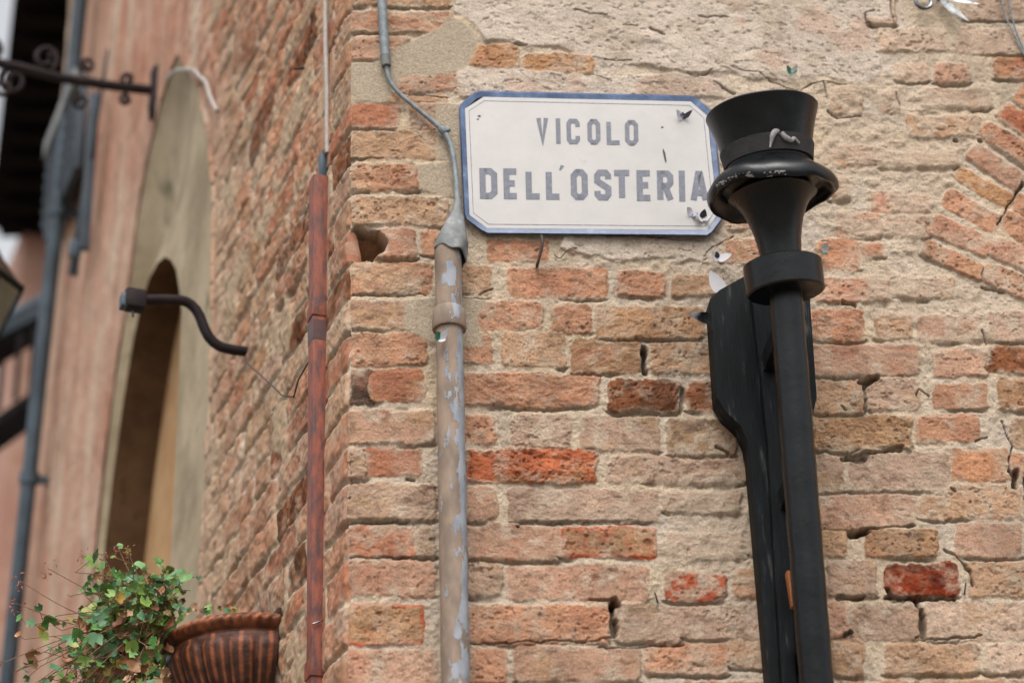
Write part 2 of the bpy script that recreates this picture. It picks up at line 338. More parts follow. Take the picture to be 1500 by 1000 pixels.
def heights(s, z, side):
    """height above the wall plane (m) and albedo for the grid s x z"""
    S, Z = np.meshgrid(s, z)
    wx = (fbm(S, Z, 28, 3, 1) - .5) * 0.012 + (fbm(S, Z, 130, 2, 4) - .5) * 0.005
    wz = (fbm(S, Z, 24, 3, 7) - .5) * 0.010 + (fbm(S, Z, 140, 2, 10) - .5) * 0.005
    sc = 1.0
    mort = np.array(lin(MORT, KALB))
    n1 = fbm(S, Z, 60, 4, 2, .6); n2 = fbm(S, Z, 9, 3, 5); n3 = fbm(S, Z, 300, 2, 8); n4 = fbm(S * .5, Z, 45, 4, 13, .6)
    base = -0.0028 + (n1 - .5) * 0.009 + (n2 - .5) * 0.006
    if side: base = base - 0.003
    H = base.copy()
    Cc = mort[None, None, :] * (0.86 + 0.28 * fbm(S, Z, 40, 4, 12)[..., None])
    Cc = Cc * np.stack([1 + (n2 - .5) * .10, np.ones_like(n2), 1 - (n2 - .5) * .25], -1)
    bricks = side_bricks() if side else front_bricks()
    rg = random.Random(3)
    Bm = np.zeros(S.shape)
    un = np.zeros(S.shape)
    for q, c in bricks:
        xs = [p[0] for p in q]; zs = [p[1] for p in q]; mg = 0.02
        i0, i1 = np.searchsorted(s, min(xs) - mg), np.searchsorted(s, max(xs) + mg)
        j0, j1 = np.searchsorted(z, min(zs) - mg), np.searchsorted(z, max(zs) + mg)
        key = c[0]; r1, r2, r3, r4 = rg.random(), rg.random(), rg.random(), rg.random(); tw = rg.uniform(-1, 1)
        if i1 - i0 < 2 or j1 - j0 < 2: continue
        w = np.s_[j0:j1, i0:i1]; s_, z_ = S[w], Z[w]
        rough = 2.0 if '^' in c else 1.3 if '~' in c else 0.75 if key in 'OpVw' else 1.0
        sdq, bot = quad_sd(s_, z_, q, wx[w] * (.45 if '!' in c else 1.3 if rough > 1 else 1), wz[w] * (.45 if '!' in c else 1.3 if rough > 1 else 1), 0.006 + 0.008 * r1)
        ew = 0.0030 + 0.0030 * r2
        sdq = sdq + (.0030 if not side else .0020); msk = ss(-0.0008, 0.0012, sdq)
        prof = ss(-0.002, ew + (0.0015 if '!' not in c else .0005), sdq)
        a = 0.3 * tw; u_, v_ = rot(s_ + r1 * 5, z_ + r2 * 5, a)
        face = (fbm(u_ * .7, v_, 46, 5, 6, .68) - .5) * 0.0085 * rough + (fbm(u_, v_ * 1.2, 12, 2, 9) - .5) * 0.006 * rough
        pit = ss(0.68, 0.80, fbm(s_ + r3, z_, 110, 2, 15)) * 0.004 * (1 if r4 > .3 else 0)
        crk = (1 - ss(0, .022, np.abs(fbm(u_ * .55, v_, 42, 3, 22, .55) - .5))) * ss(.48, .6, vn(s_ * 26, z_ * 26, 12)) * .0016 * min(rough, 1.4)
        top = 0.0008 - crk + (r3 - .5) * 0.006 + face - pit
        hb = base[w] + (np.maximum(top, base[w] + .0008) - base[w]) * prof
        H[w] = np.where(msk > 0, hb * 1.0, H[w])
        # deep raked joint below some bricks
        lowm = (1 - ss(-0.0015, 0.001, sdq)) * ss(-0.010, -0.003, sdq) * (bot < 0.001) * ss(.50, .64, fbm(s_ * .45, z_, 14, 3, 3))
        un[w] = np.maximum(un[w], lowm * (.35 if '!' in c else 1))
        col = np.array(lin(PAL[key], KALB)); col = (col if key in 'RXkdO' else col * .72 + np.array(lin((209, 163, 132), KALB)) * .28) * (0.90 + 0.2 * r4)
        big = fbm(u_ + r3 * 9, v_, 16, 4, 14, .6)[..., None]; fine = fbm(u_ * .6, v_, 85, 3, 17, .65)[..., None]
        red = np.array(lin((202, 136, 106), KALB)); och = np.array(lin((200, 162, 120), KALB)); pal = np.array(lin((216, 194, 170), KALB)); drk = np.array(lin((120, 92, 72), KALB))
        cc = col * (0.70 + 0.60 * big)
        k = ss(.50, .72, fbm(u_ * .8 + r1 * 7, v_ + r4 * 3, 22, 4, 18, .6))[..., None]
        alt = red if (r2 > .55 and key not in 'wge') else och if r2 > .25 else pal
        cc = cc * (1 - k * .5) + alt * k * .5
        k2 = ss(.52, .74, fbm(s_, z_, 30, 4, 20, .65))[..., None] * (.75 if key in 'wgpet' else .45)   # lime wash left on the face
        cc = cc * (1 - k2) + pal * k2
        k3 = ss(.60, .76, fine) * .45
        cc = cc * (1 - k3) + drk * k3
        if key in 'kXd' : cc = cc * (1 - .5 * ss(.45, .65, fbm(s_, z_, 26, 4, 21))[..., None])
        if '=' in c or '*' in c:
            ed = (1 - ss(.002, .011, sdq + (n1[w] - .5) * .012))[..., None] * .8
            if '*' in c: ed = ss(.48, .58, fbm(s_, z_, 45, 4, 22, .6))[..., None] * .85
            cc = cc * (1 - ed) + np.array(lin((206, 92, 56), KALB)) * ed
            if '*' in c: cc = cc * (1 - (1 - ed) * .55) + np.array(lin((186, 164, 140), KALB)) * (1 - ed) * .55
        # mortar smeared over the edges
        smear = ss(.46, .70, fbm(s_, z_, 20, 3, 19) + np.clip(.010 - sdq, 0, .02) * 9)[..., None] * (1 - ss(.003, .013, sdq))[..., None] * .6
        cc = cc * (1 - smear) + mort * smear
        Cc[w] = Cc[w] * (1 - msk[..., None]) + cc * msk[..., None]
        if '!' in c: Bm[w] = np.maximum(Bm[w], ss(-.012, .0, sdq))
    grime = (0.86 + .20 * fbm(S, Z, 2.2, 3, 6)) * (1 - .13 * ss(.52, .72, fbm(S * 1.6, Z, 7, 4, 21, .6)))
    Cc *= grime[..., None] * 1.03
    H -= un * (0.007 if not side else 0.010)
    Cc *= (1 - .30 * un[..., None])  # undercut shade below the bricks deepened in the colour as well
    if not side:
        # old mortar wash at the right and low centre where joints are flush with the bricks
        def region(p, edge=.03, amp=.03):
            X = S + (fbm(S, Z, 14, 4, 11) - .5) * amp * 2; Y = Z + (fbm(S, Z, 16, 4, 16) - .5) * amp * 2
            return inpoly(X, Y, [FW(*v) for v in p]).astype(float)
        wash = np.zeros(S.shape)
        for p in ([(955,700),(1130,700),(1130,900),(1060,880),(960,872),(955,790)], [(1190,190),(1300,120),(1420,160),(1420,240),(1370,300),(1350,430),(1290,470),(1250,430),(1300,350),(1200,330)], [(1290,400),(1440,400),(1450,520),(1360,520),(1290,470)], [(1170,110),(1320,110),(1340,215),(1170,215)]):
            wash = np.maximum(wash, region(p))
        wash = blur(wash, 6) * (1 - Bm) * ss(.36, .56, fbm(S, Z, 26, 4, 23, .6)) * .85
        sm = blur(H, 10); stri = (fbm(S * .22, Z, 190, 3, 9, .6) - .5) * .003
        H = H * (1 - wash) + (sm + .002 + stri + (n1 - .5) * .006) * wash
        wc = np.array(lin((212, 190, 166), KALB)) * (0.86 + .28 * n1[..., None])
        Cc = Cc * (1 - wash[..., None] * .9) + wc * wash[..., None] * .9
        pl = np.zeros(S.shape)
        for p in PLA: pl = np.maximum(pl, region(p, amp=.016))
        pl = blur(pl, 14) if True else pl; pl = ss(.15, .85, pl + (fbm(S, Z, 45, 4, 10, .6) - .5) * 1.1 * (1 - np.abs(2 * pl - 1)))
        u2, v2 = rot(S, Z, -.25)
        ph = 0.002 + (fbm(u2 * .7, v2, 40, 5, 3, .66) - .5) * .0075 + (fbm(S, Z, 7, 2, 7) - .5) * .010
        pitp = ss(.64, .78, fbm(u2 * .75, v2, 100, 3, 20, .6)) * .0028
        H = H * (1 - pl) + (ph - pitp) * pl
        pc = np.array(lin((222, 205, 187), KALB)) * (0.84 + .32 * fbm(S, Z, 26, 5, 2, .62)[..., None])
        kk = ss(.55, .75, fbm(S, Z, 11, 4, 6))[..., None] * .5
        pc = pc * (1 - kk) + np.array(lin((212, 172, 148), KALB)) * kk
        kk = ss(.52, .70, fbm(S, Z, 15, 4, 4))[..., None] * .45
        pc = pc * (1 - kk) + np.array(lin((190, 170, 146), KALB)) * kk
        Cc = Cc * (1 - pl[..., None]) + pc * pl[..., None]
        ce = np.zeros(S.shape)
        for p in CEM: ce = np.maximum(ce, region(p, amp=.007))
        ce = blur(ce, 4)
        H = H * (1 - ce) + (.0005 + (n2 - .5) * .005 + (n3 - .5) * .0018) * ce
        c2 = np.array(lin((196, 179, 156), KALB)) * (0.88 + .22 * fbm(S, Z, 120, 3, 12)[..., None])
        Cc = Cc * (1 - ce[..., None] * .95) + c2 * ce[..., None] * .95
        for x0, y0, x1, y1, hw, dp in DARKS + UND:
            if hw <= 0: continue
            a0, b0 = FW(x0, y0); a1, b1 = FW(x1, y1); r = hw / 740. * (.68 if dp < 30 else .9); dp *= .65 if dp < 30 else .85
            i0, i1 = np.searchsorted(s, min(a0, a1) - .03), np.searchsorted(s, max(a0, a1) + .03)
            j0, j1 = np.searchsorted(z, min(b0, b1) - .03), np.searchsorted(z, max(b0, b1) + .03)
            w = np.s_[j0:j1, i0:i1]
            if i1 - i0 < 2: continue
            X = S[w] + (fbm(S[w], Z[w], 60, 3, 5) - .5) * .008 - a0; Y = Z[w] + (fbm(S[w], Z[w], 60, 3, 8) - .5) * .008 - b0
            ex, ey = a1 - a0, b1 - b0; l2 = ex * ex + ey * ey + 1e-9
            tt = np.clip((X * ex + Y * ey) / l2, 0, 1); D = np.hypot(X - tt * ex, Y - tt * ey)
            rr = r * (0.55 + .9 * vn(S[w] * 55, Z[w] * 55, 3)) if l2 > 1e-5 else r
            k = 1 - ss(rr * .55, rr * 1.25 + .0006, D)
            H[w] -= k * dp / 1000.; Cc[w] *= (1 - .42 * k[..., None])  # cracks are also darkened in colour, to strengthen their shade
        # broken out pocket near the corner
        X = S + (fbm(S, Z, 40, 3, 5) - .5) * .012; Y = Z + (fbm(S, Z, 40, 3, 8) - .5) * .012
        hm = blur(inpoly(X, Y, [FW(*p) for p in HOLE]).astype(float), 2)
        zc0, zc1 = FW(530, 378)[1], FW(530, 336)[1]
        dep = .012 + .075 * ss(0, 1, 1 - (Z - zc0) / (zc1 - zc0) * .55) * ss(FW(498, 350)[0], FW(528, 350)[0], S)
        H = H - hm * dep; Cc = Cc * (1 - hm[..., None] * .75) + np.array(lin((150, 104, 66), KALB)) * (.8 + .4 * n1[..., None]) * hm[..., None] * .75
    else:
        T = -S
        b = boundary(Z) + (fbm(S, Z, 9, 4, 6) - .5) * .36
        pl = ss(-.04, .05, T - b)
        # patches of surviving mortar skin across the bricks
        skin = ss(.62, .72, fbm(S * 1.0, Z, 8, 4, 12, .6)) * (1 - pl) * .9 * ss(.10, .22, T)
        H = H + (fbm(S, Z, 22, 4, 3, .6) - .5) * .014 * (1 - pl) * ss(0.05, .25, T)
        H = H * (1 - skin) + (.004 + (n1 - .5) * .01) * skin
        Cc = Cc * (1 - skin[..., None]) + np.array(lin((204, 178, 148), KALB)) * (.85 + .3 * n1[..., None]) * skin[..., None]
        Cc *= 0.97
        fl_ = ss(.135, .155, T) * (1 - ss(.215, .24, T)); H = np.minimum(H, H * (1 - fl_) - .004 * fl_)
        # render: pink wash with vertical streaks
        ph = .003 + (n2 - .5) * .010 + (fbm(S, Z, 30, 4, 9, .6) - .5) * .006 + (H + .004) * .45 * (1 - ss(.0, .9, T - b))
        H = H * (1 - pl) + ph * pl
        sx = S + (fbm(S, Z, 3, 3, 15) - .5) * .12 - (Z - 5) * 0.10
        st = fbm(sx, Z * .16, 7, 5, 18, .62); s2 = fbm(sx, Z * .30, 17, 4, 3, .6)
        c_p = np.array(lin((212, 169, 145), KALB)); c_r = np.array(lin((200, 136, 108), KALB)); c_w = np.array(lin((226, 202, 178), KALB)); c_d = np.array(lin((150, 118, 92), KALB))
        pc = np.broadcast_to(c_p, S.shape + (3,)) * (.9 + .2 * n1[..., None])
        for v, a0, a1, cx, kx in ((st, .54, .68, c_w, .8), (1 - st, .54, .68, c_r, .75), (s2, .58, .74, c_d, .5), (1 - s2, .60, .72, c_w, .5)):
            k = (ss(a0, a1, v) * kx)[..., None]; pc = pc * (1 - k) + cx * k
        Cc = Cc * (1 - pl[..., None]) + pc * pl[..., None]
        D = np.full(S.shape, 9.)
        for (x0, y0), (x1, y1) in zip(O_ARCH[:5], O_ARCH[1:6]):
            ex, ey = x1 - x0, y1 - y0; tt = np.clip(((T - x0) * ex + (Z - y0) * ey) / (ex * ex + ey * ey), 0, 1); D = np.minimum(D, np.hypot(T - x0 - tt * ex, Z - y0 - tt * ey))
        gr = (1 - ss(.012, .026, np.abs(D - .022) + .012)) * ss(.30, .5, fbm(S, Z, 6, 3, 2))
        H = H - gr * .035; Cc = Cc * (1 - gr[..., None] * .5)  # groove added for the shadow line at the arch edge, its shade painted too
        # pale lime border beside the stone arch
        k = (ss(.80, 1.02, T + (n2 - .5) * .16) * (1 - ss(1.18, 1.26, T)) * ss(5.5, 4.9, Z) * .55)[..., None]
        Cc = Cc * (1 - k) + np.array(lin((206, 182, 154), KALB)) * k
    return S, Z, H, Cc

def wall_grid(name, s, z, side, mt, parent, mask=None):
    S, Z, H, Cc = heights(s, z, side)
    RR = 0.010
    T = np.abs(S)
    # corner is rounded: blend position and normal near s = 0
    k = np.clip((S + RR) / (2 * RR), 0, 1)
    nx = Ln[0] * (1 - k) + Fn[0] * k; ny = Ln[1] * (1 - k) + Fn[1] * k; l = np.hypot(nx, ny); nx /= l; ny /= l
    bx = np.where(S >= 0, Fd[0] * S, Ld[0] * T); by = np.where(S >= 0, Fd[1] * S, Ld[1] * T)
    rd = -0.0045 * (1 - ss(0, RR * 1.6, T))
    # the broken arris wanders a little
    ar = -(0.010 * ss(.45, .75, fbm(Z * 0, Z, 9, 3, 4))) * (1 - ss(0.0, 0.03, T))
    zz = Z[:, :1]; he = np.interp(0, [0], [0])
    if not hasattr(wall_grid, 'edge'): wall_grid.edge = (z.copy(), H[:, 0 if not side else -1].copy())
    else:
        ze, hv = wall_grid.edge; g = np.interp(z, ze, hv)[:, None]
        w = 1 - ss(0, 0.012, T); H = H * (1 - w) + g * w
    Hh = H + rd + ar
    X = C0[0] + bx + nx * Hh; Y = C0[1] + by + ny * Hh
    nz_, ns = S.shape
    V = np.stack([X, Y, Z], -1).reshape(-1, 3)
    idx = np.arange(nz_ * ns).reshape(nz_, ns)
    q = np.stack([idx[:-1, :-1], idx[:-1, 1:], idx[1:, 1:], idx[1:, :-1]], -1).reshape(-1, 4)
    if mask is not None:
        cs = (S[:-1, :-1] + S[1:, 1:]) / 2; cz = (Z[:-1, :-1] + Z[1:, 1:]) / 2
        q = q[~mask(cs, cz).reshape(-1)]
    me = bpy.data.meshes.new(name)
    me.vertices.add(len(V)); me.vertices.foreach_set('co', V.astype(np.float32).ravel())
    me.loops.add(q.size); me.loops.foreach_set('vertex_index', q.astype(np.int32).ravel())
    me.polygons.add(len(q)); me.polygons.foreach_set('loop_start', np.arange(0, q.size, 4, dtype=np.int32)); me.polygons.foreach_set('loop_total', np.full(len(q), 4, dtype=np.int32))
    me.polygons.foreach_set('use_smooth', np.ones(len(q), bool))
    me.update(calc_edges=True)
    at = me.color_attributes.new('Col', 'FLOAT_COLOR', 'POINT')
    cc = np.ones((len(V), 4), np.float32); cc[:, :3] = np.clip(Cc.reshape(-1, 3), 0.01, .95); at.data.foreach_set('color', cc.ravel())
    me.materials.append(mt)
    o = bpy.data.objects.new(name, me); COL.objects.link(o); attach(o, parent); return o
def steps(*seg):
    out = []
    for a, b, d in seg: out += list(np.arange(a, b - d * .3, d))
    out.append(seg[-1][1]); return np.array(out)

house = thing('brick_house', 'brick house with a pale brick front and a pink rendered side wall', 'house', (float(C0[0]), float(C0[1]), 0))
DS = 0.0017
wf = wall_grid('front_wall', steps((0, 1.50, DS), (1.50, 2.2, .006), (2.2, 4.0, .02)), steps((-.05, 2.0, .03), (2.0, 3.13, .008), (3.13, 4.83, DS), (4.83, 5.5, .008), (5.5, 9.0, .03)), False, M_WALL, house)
wf['label'] = 'front wall of pale weathered bricks with thick mortar'
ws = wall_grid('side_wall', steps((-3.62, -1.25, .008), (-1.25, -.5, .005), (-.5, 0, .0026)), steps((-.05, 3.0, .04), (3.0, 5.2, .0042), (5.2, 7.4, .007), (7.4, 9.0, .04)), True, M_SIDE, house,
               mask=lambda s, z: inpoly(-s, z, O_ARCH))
ws['label'] = 'side wall of dark eroded bricks turning to streaked pink render'
#--PART3--
# ---------------------------------------------------------------- materials of the things
g = lambda r, gg, b, k=1.0: lin((r, gg, b), k)
M_STONE = mat('grey_stone', g(160, 144, 118, .7), g(200, 182, 154, .7), rough=.9, scale=3.5, bump=.5, bscale=60, c3=g(128, 122, 92, .7), p=(.38, .58), spec=.2)
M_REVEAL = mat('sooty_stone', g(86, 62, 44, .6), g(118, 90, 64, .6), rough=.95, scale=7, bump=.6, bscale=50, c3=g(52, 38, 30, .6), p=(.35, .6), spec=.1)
M_TAN = mat('tan_stone', g(196, 152, 108, .7), g(214, 176, 132, .7), rough=.9, scale=5, bump=.4, bscale=60, spec=.15)
M_GROUND = mat('street_stone', g(112, 104, 94, .7), g(135, 126, 114, .7), rough=.85, scale=3, bump=.5, bscale=30)
M_ROOF = mat('roof_clay', g(150, 96, 70, .7), g(176, 120, 88, .7), rough=.9, scale=9, bump=.6, bscale=40)
M_BLUE = mat('blue_glaze', g(42, 72, 114, .75), g(78, 104, 144, .75), rough=.35, scale=26, bump=.12, bscale=90, c3=g(120, 140, 172, .75), p=(.40, .58), rvar=.12, coat=.15)
M_WHITE = mat('aged_enamel', g(202, 197, 193, .66), g(212, 207, 204, .66), rough=.42, scale=14, bump=.06, bscale=200, c3=g(196, 184, 174, .66), p=(.3, .62), rvar=.12)
M_INK = mat('faded_blue_letters', g(94, 96, 108, .8), g(114, 116, 128, .8), rough=.5, scale=110, p=(.35, .62), c3=g(140, 141, 152, .8))
M_LINE = mat('thin_sign_line', g(84, 90, 104, .8), g(130, 134, 144, .8), rough=.5, scale=90)
M_INK2 = mat('dark_stencil_mark', g(70, 72, 86, .8), g(92, 94, 108, .8), rough=.5, scale=90)
M_LEAD = mat('weathered_lead', g(96, 98, 98, .75), g(132, 134, 134, .75), rough=.6, scale=22, bump=.35, bscale=90, c3=g(168, 170, 168, .75), p=(.38, .6), spec=.4)
M_CABLE = mat('grey_cable', g(104, 112, 118, .8), g(132, 140, 144, .8), rough=.55, scale=60, bump=.1)
M_PALE = mat('pale_cable', g(168, 158, 150, .8), g(186, 176, 168, .8), rough=.6, scale=60)
M_TEAL = mat('blue_black_metal', g(44, 62, 74, .8), g(66, 86, 100, .8), rough=.45, scale=30, bump=.2)
M_PIPE2 = mat('dark_painted_pipe', g(40, 56, 66, .8), g(66, 82, 94, .8), rough=.45, scale=8, bump=.2)
M_BLACK = mat('black_paint', g(3, 7, 10, .8), g(8, 15, 19, .8), rough=.31, scale=16, bump=.22, bscale=45, c3=g(40, 47, 50, .8), p=(.42, .64), rvar=.18, spec=.34)
M_BLACKW = mat('black_painted_board', g(8, 11, 13, .8), g(20, 26, 29, .8), rough=.6, scale=14, bump=.6, bscale=60, c3=g(88, 87, 84, .8), p=(.42, .60), stretch=(6, 6, .7), spec=.16)
M_RIBBON = mat('faded_ribbon', g(36, 32, 34, .8), g(50, 45, 47, .8), rough=.8, scale=40, bump=.3)
M_BOW = mat('dusty_ribbon_bow', g(128, 125, 125, .8), g(160, 156, 155, .8), rough=.8, scale=40, bump=.3)
M_IRON = mat('rusty_iron', g(34, 26, 28, .8), g(50, 38, 38, .8), rough=.7, scale=18, bump=.5, bscale=90, c3=g(92, 52, 38, .8), p=(.45, .66), spec=.2)
M_NAIL = mat('old_nail', g(50, 38, 34, .8), g(74, 54, 46, .8), rough=.6, scale=80, bump=.3)
M_WOOD = mat('bare_wood', g(150, 84, 40, .8), g(186, 116, 60, .8), rough=.75, scale=20, bump=.4, stretch=(8, 8, 1))
M_SHUT = mat('blue_grey_shutter', g(40, 52, 62, .8), g(58, 72, 84, .8), rough=.6, scale=8)
M_RAIL = mat('pale_shutter_rail', g(118, 120, 122, .8), g(146, 146, 144, .8), rough=.7, scale=8)
M_EAVE = mat('dark_timber', g(18, 14, 13, .8), g(28, 21, 18, .8), rough=.9, scale=6, spec=.1)
M_PINK = mat('pink_render', g(196, 146, 126, .7), g(212, 168, 146, .7), rough=.9, scale=3, c3=g(180, 120, 92, .7))
M_GLASS = mat('dusty_lantern_glass', g(130, 130, 116, .8), g(156, 154, 138, .8), rough=.35, scale=12)
M_STEEL = mat('cut_tin', g(150, 152, 156, .8), g(70, 72, 76, .8), rough=.18, metal=1.0, scale=20, bump=.15, bscale=50)
M_LEAFT = mat('dark_cut_tin', g(26, 32, 28, .8), g(60, 66, 60, .8), rough=.25, scale=30, p=(.40, .52), c3=g(180, 182, 184, .8), spec=.6)  # dark base and pale flecks are painted reflections of the metal
M_PAPER = mat('white_print', g(226, 224, 226, .8), g(214, 212, 218, .8), rough=.5, scale=30)
M_GREEN = mat('green_print', g(36, 110, 84, .8), g(60, 130, 104, .8), rough=.5, scale=30)
M_VIOLET = mat('violet_print', g(70, 66, 110, .8), g(190, 184, 214, .8), rough=.5, scale=160, p=(.48, .54))
M_DARKP = mat('black_print', g(34, 36, 44, .8), g(60, 60, 70, .8), rough=.5, scale=60)
M_LEAF = mat('leaf', (.85,) * 3, (1.15,) * 3, rough=.5, scale=80, attr='Col', spec=.4)
M_STEM = mat('dry_stem', g(120, 98, 66, .7), g(150, 110, 80, .7), rough=.8, scale=40)
M_POT = mat('glazed_terracotta', (.6,) * 3, (1.35,) * 3, rough=.5, scale=38, bump=.5, bscale=110, attr='Col', spec=.3, rvar=.15)
M_SOIL = mat('soil', g(70, 52, 40, .7), g(96, 72, 54, .7), rough=.95, scale=60, bump=1)

def peeled():
    """old downpipe: blue-grey paint flaking off tan primer, more paint left on its right-hand side"""
    mt, n, b = nodes('peeling_pipe_paint'); L = n.links; N = n.nodes
    tc = N.new('ShaderNodeTexCoord'); sp = N.new('ShaderNodeSeparateXYZ'); L.new(tc.outputs['Object'], sp.inputs[0])
    at = N.new('ShaderNodeAttribute'); at.attribute_name = 'Side'
    mp = N.new('ShaderNodeMapping'); mp.inputs['Scale'].default_value = (1, 1, .42); L.new(tc.outputs['Object'], mp.inputs['Vector'])
    nz = N.new('ShaderNodeTexNoise'); nz.inputs['Scale'].default_value = 46; nz.inputs['Detail'].default_value = 7; nz.inputs['Roughness'].default_value = .6; L.new(mp.outputs[0], nz.inputs['Vector'])
    ad = N.new('ShaderNodeMath'); ad.operation = 'MULTIPLY_ADD'; ad.inputs[1].default_value = .15; L.new(at.outputs['Fac'], ad.inputs[0]); L.new(nz.outputs[0], ad.inputs[2])
    rp = N.new('ShaderNodeValToRGB'); rp.color_ramp.elements[0].position = .545; rp.color_ramp.elements[1].position = .56
    L.new(ad.outputs[0], rp.inputs[0])
    def two(c1, c2, sc):
        q = N.new('ShaderNodeTexNoise'); q.inputs['Scale'].default_value = sc; q.inputs['Detail'].default_value = 6; L.new(mp.outputs[0], q.inputs['Vector'])
        r = N.new('ShaderNodeValToRGB'); r.color_ramp.elements[0].position = .38; r.color_ramp.elements[1].position = .62
        r.color_ramp.elements[0].color = (*c1, 1); r.color_ramp.elements[1].color = (*c2, 1); L.new(q.outputs[0], r.inputs[0]); return r
    r1 = two(g(126, 110, 96, .8), g(158, 136, 118, .8), 34); r2 = two(g(134, 139, 147, .8), g(158, 162, 169, .8), 50)
    mx = N.new('ShaderNodeMix'); mx.data_type = 'RGBA'; L.new(rp.outputs[0], mx.inputs[0]); L.new(r1.outputs[0], mx.inputs[6]); L.new(r2.outputs[0], mx.inputs[7])
    L.new(mx.outputs[2], b.inputs['Base Color']); b.inputs['Roughness'].default_value = .62; b.inputs['Specular IOR Level'].default_value = .3
    bp = N.new('ShaderNodeBump'); bp.inputs['Strength'].default_value = .6; bp.inputs['Distance'].default_value = .002; L.new(rp.outputs[0], bp.inputs['Height']); L.new(bp.outputs[0], b.inputs['Normal'])
    return mt
M_PEEL = peeled()
M_COP = mat('worn_copper_paint', g(80, 44, 40, .8), g(134, 66, 44, .8), rough=.62, scale=30, bump=.35, bscale=70, stretch=(2, 2, .7), c3=g(152, 80, 54, .8), p=(.38, .54), rvar=.12)
M_COPD = mat('dark_copper_stain', g(70, 52, 56, .8), g(96, 64, 60, .8), rough=.5, scale=30)

def TP(x, y, t):      # point on the upright plane that crosses the side wall at t
    p = _hit(x, y, C0 + Ld * t, Ld); return Vector((p[0], p[1], p[2] + EYE))
def hL(v): return float((np.array([v.x, v.y, 0]) - C0) @ Ln)

# ---------------------------------------------------------------- setting
gm = MB(); gm.box((0, 10, -.05), Vector((1, 0, 0)), Vector((0, 1, 0)), vZ, 60, 60, .05); struct(gm.make('ground', M_GROUND))
hb = MB()
pts = [fp(4.0, 0, -.02), fp(4.0, 0, -.3), lp(3.62, 0, -.5)]
hb.prism([(0, 0), (4.0, 0), (4.0, -5), (-2, -5)], fp(0, 0, -.35), vFd, -vFn * -1, vZ, 8.9, 9.0)
hb.make('roof_deck', M_ROOF, house)
eb = MB(); eb.box(lp(3.62, 4.5, -.36), vLd, vLn, vZ, .012, .355, 4.49); eb.make('end_wall', M_PINK, house)
rf = MB(); rf.box(lp(1.8, 9.06, .12), vLd, vLn, vZ, 1.9, .38, .05); rf.box(fp(2.0, 9.06, .12), vFd, vFn, vZ, 2.1, .38, .05); rf.make('eave', M_EAVE, house)

# gothic niche : stone surround, deep far reveal, tan back
I_ARCH = [(1.47, 2.35), (1.47, 4.45), (1.475, 4.77), (1.56, 4.93), (1.66, 5.03), (1.76, 5.08), (1.88, 5.10), (2.00, 5.06), (2.09, 4.97), (2.17, 4.83), (2.26, 4.62), (2.33, 4.38), (2.34, 4.1), (2.34, 2.35)]
def arch_loop(P, n): # resample
    d = [0]
    for a, b in zip(P[:-1], P[1:]): d.append(d[-1] + math.dist(a, b))
    q = np.linspace(0, d[-1], n); return [(float(np.interp(v, d, [p[0] for p in P])), float(np.interp(v, d, [p[1] for p in P]))) for v in q]
n_ = 60; LO = arch_loop(O_ARCH, n_); LI = arch_loop(I_ARCH, n_)
mb = MB(); rings = [[lp(*p, -.035) for p in LO], [lp(*p, -.003) for p in LO], [lp(*p, .002) for p in LI], [lp(LI[k][0] , LI[k][1], -.012) for k in range(n_)]]
def strip(mb, a, b): k = len(a); mb.add(a + b, [(i, i + 1, k + i + 1, k + i) for i in range(k - 1)])
strip(mb, rings[0], rings[1]); 
mid = [[lp(LO[k][0] * (1 - f) + LI[k][0] * f, LO[k][1] * (1 - f) + LI[k][1] * f, -.003 * (1 - f) - (.07 * min(1, max(0, (k - 26) / 5)) * min(1, max(0, (50 - k) / 8)) + .004) * math.sin(f * math.pi)) for k in range(n_)] for f in (0, .05, .12, .25, .38, .5, .62, .75, .88, 1)]
for a_, b_ in zip(mid[:-1], mid[1:]): strip(mb, a_, b_)
mb.box(lp(1.81, 2.32, -.02), vLd, vLn, vZ, .70, .05, .04)
nf = mb.make('niche_surround', M_STONE, house, angle=.7); nf['label'] = 'grey green stone surround of the pointed niche'
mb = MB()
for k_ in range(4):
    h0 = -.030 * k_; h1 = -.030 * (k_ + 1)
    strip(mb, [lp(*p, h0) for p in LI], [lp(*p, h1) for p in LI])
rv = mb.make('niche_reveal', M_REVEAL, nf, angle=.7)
mb = MB()
bk = [lp(*p, -.119) for p in LI]; mb.add(bk, [tuple(range(n_))]); mb.make('niche_back', M_TAN, nf)
for zz_ in (4.92, 4.62, 4.30, 3.95, 3.6):   # dark stone joints stand a hair proud of the reveal
    pass

# ---------------------------------------------------------------- street sign
def SP(x, y, h): return FP(x, y, h)
OUT = [(704, 133), (1012, 140), (1024, 146), (1042, 162), (1047, 172), (1060, 310), (1058, 322), (1044, 341), (1036, 346), (714, 343), (704, 338), (682, 322), (679, 312), (672, 160), (675, 152), (694, 136)]
cx_, cy_ = 866, 240
def inset(P, d):
    out = []; n = len(P)
    for i in range(n):
        a, b, c = P[i - 1], P[i], P[(i + 1) % n]
        e1 = Vector((b[0] - a[0], b[1] - a[1])).normalized(); e2 = Vector((c[0] - b[0], c[1] - b[1])).normalized()
        n1 = Vector((-e1.y, e1.x)); n2 = Vector((-e2.y, e2.x)); mm = (n1 + n2).normalized(); k = d / max(.5, mm.dot(n1)); out.append((b[0] + mm.x * k, b[1] + mm.y * k))
    return out
OCT = [(706, 134), (1015, 141), (1044, 166), (1059, 316), (1040, 345), (711, 342), (680, 319), (673, 155)]
sg = thing('street_sign', 'pale street name sign with blue border reading VICOLO DELL\'OSTERIA', 'street sign', FP(866, 240, 0))
mb = MB(); lev = [(0, .002), (0, .010), (2.2, .0155), (9.5, .0135), (9.6, .0128)]
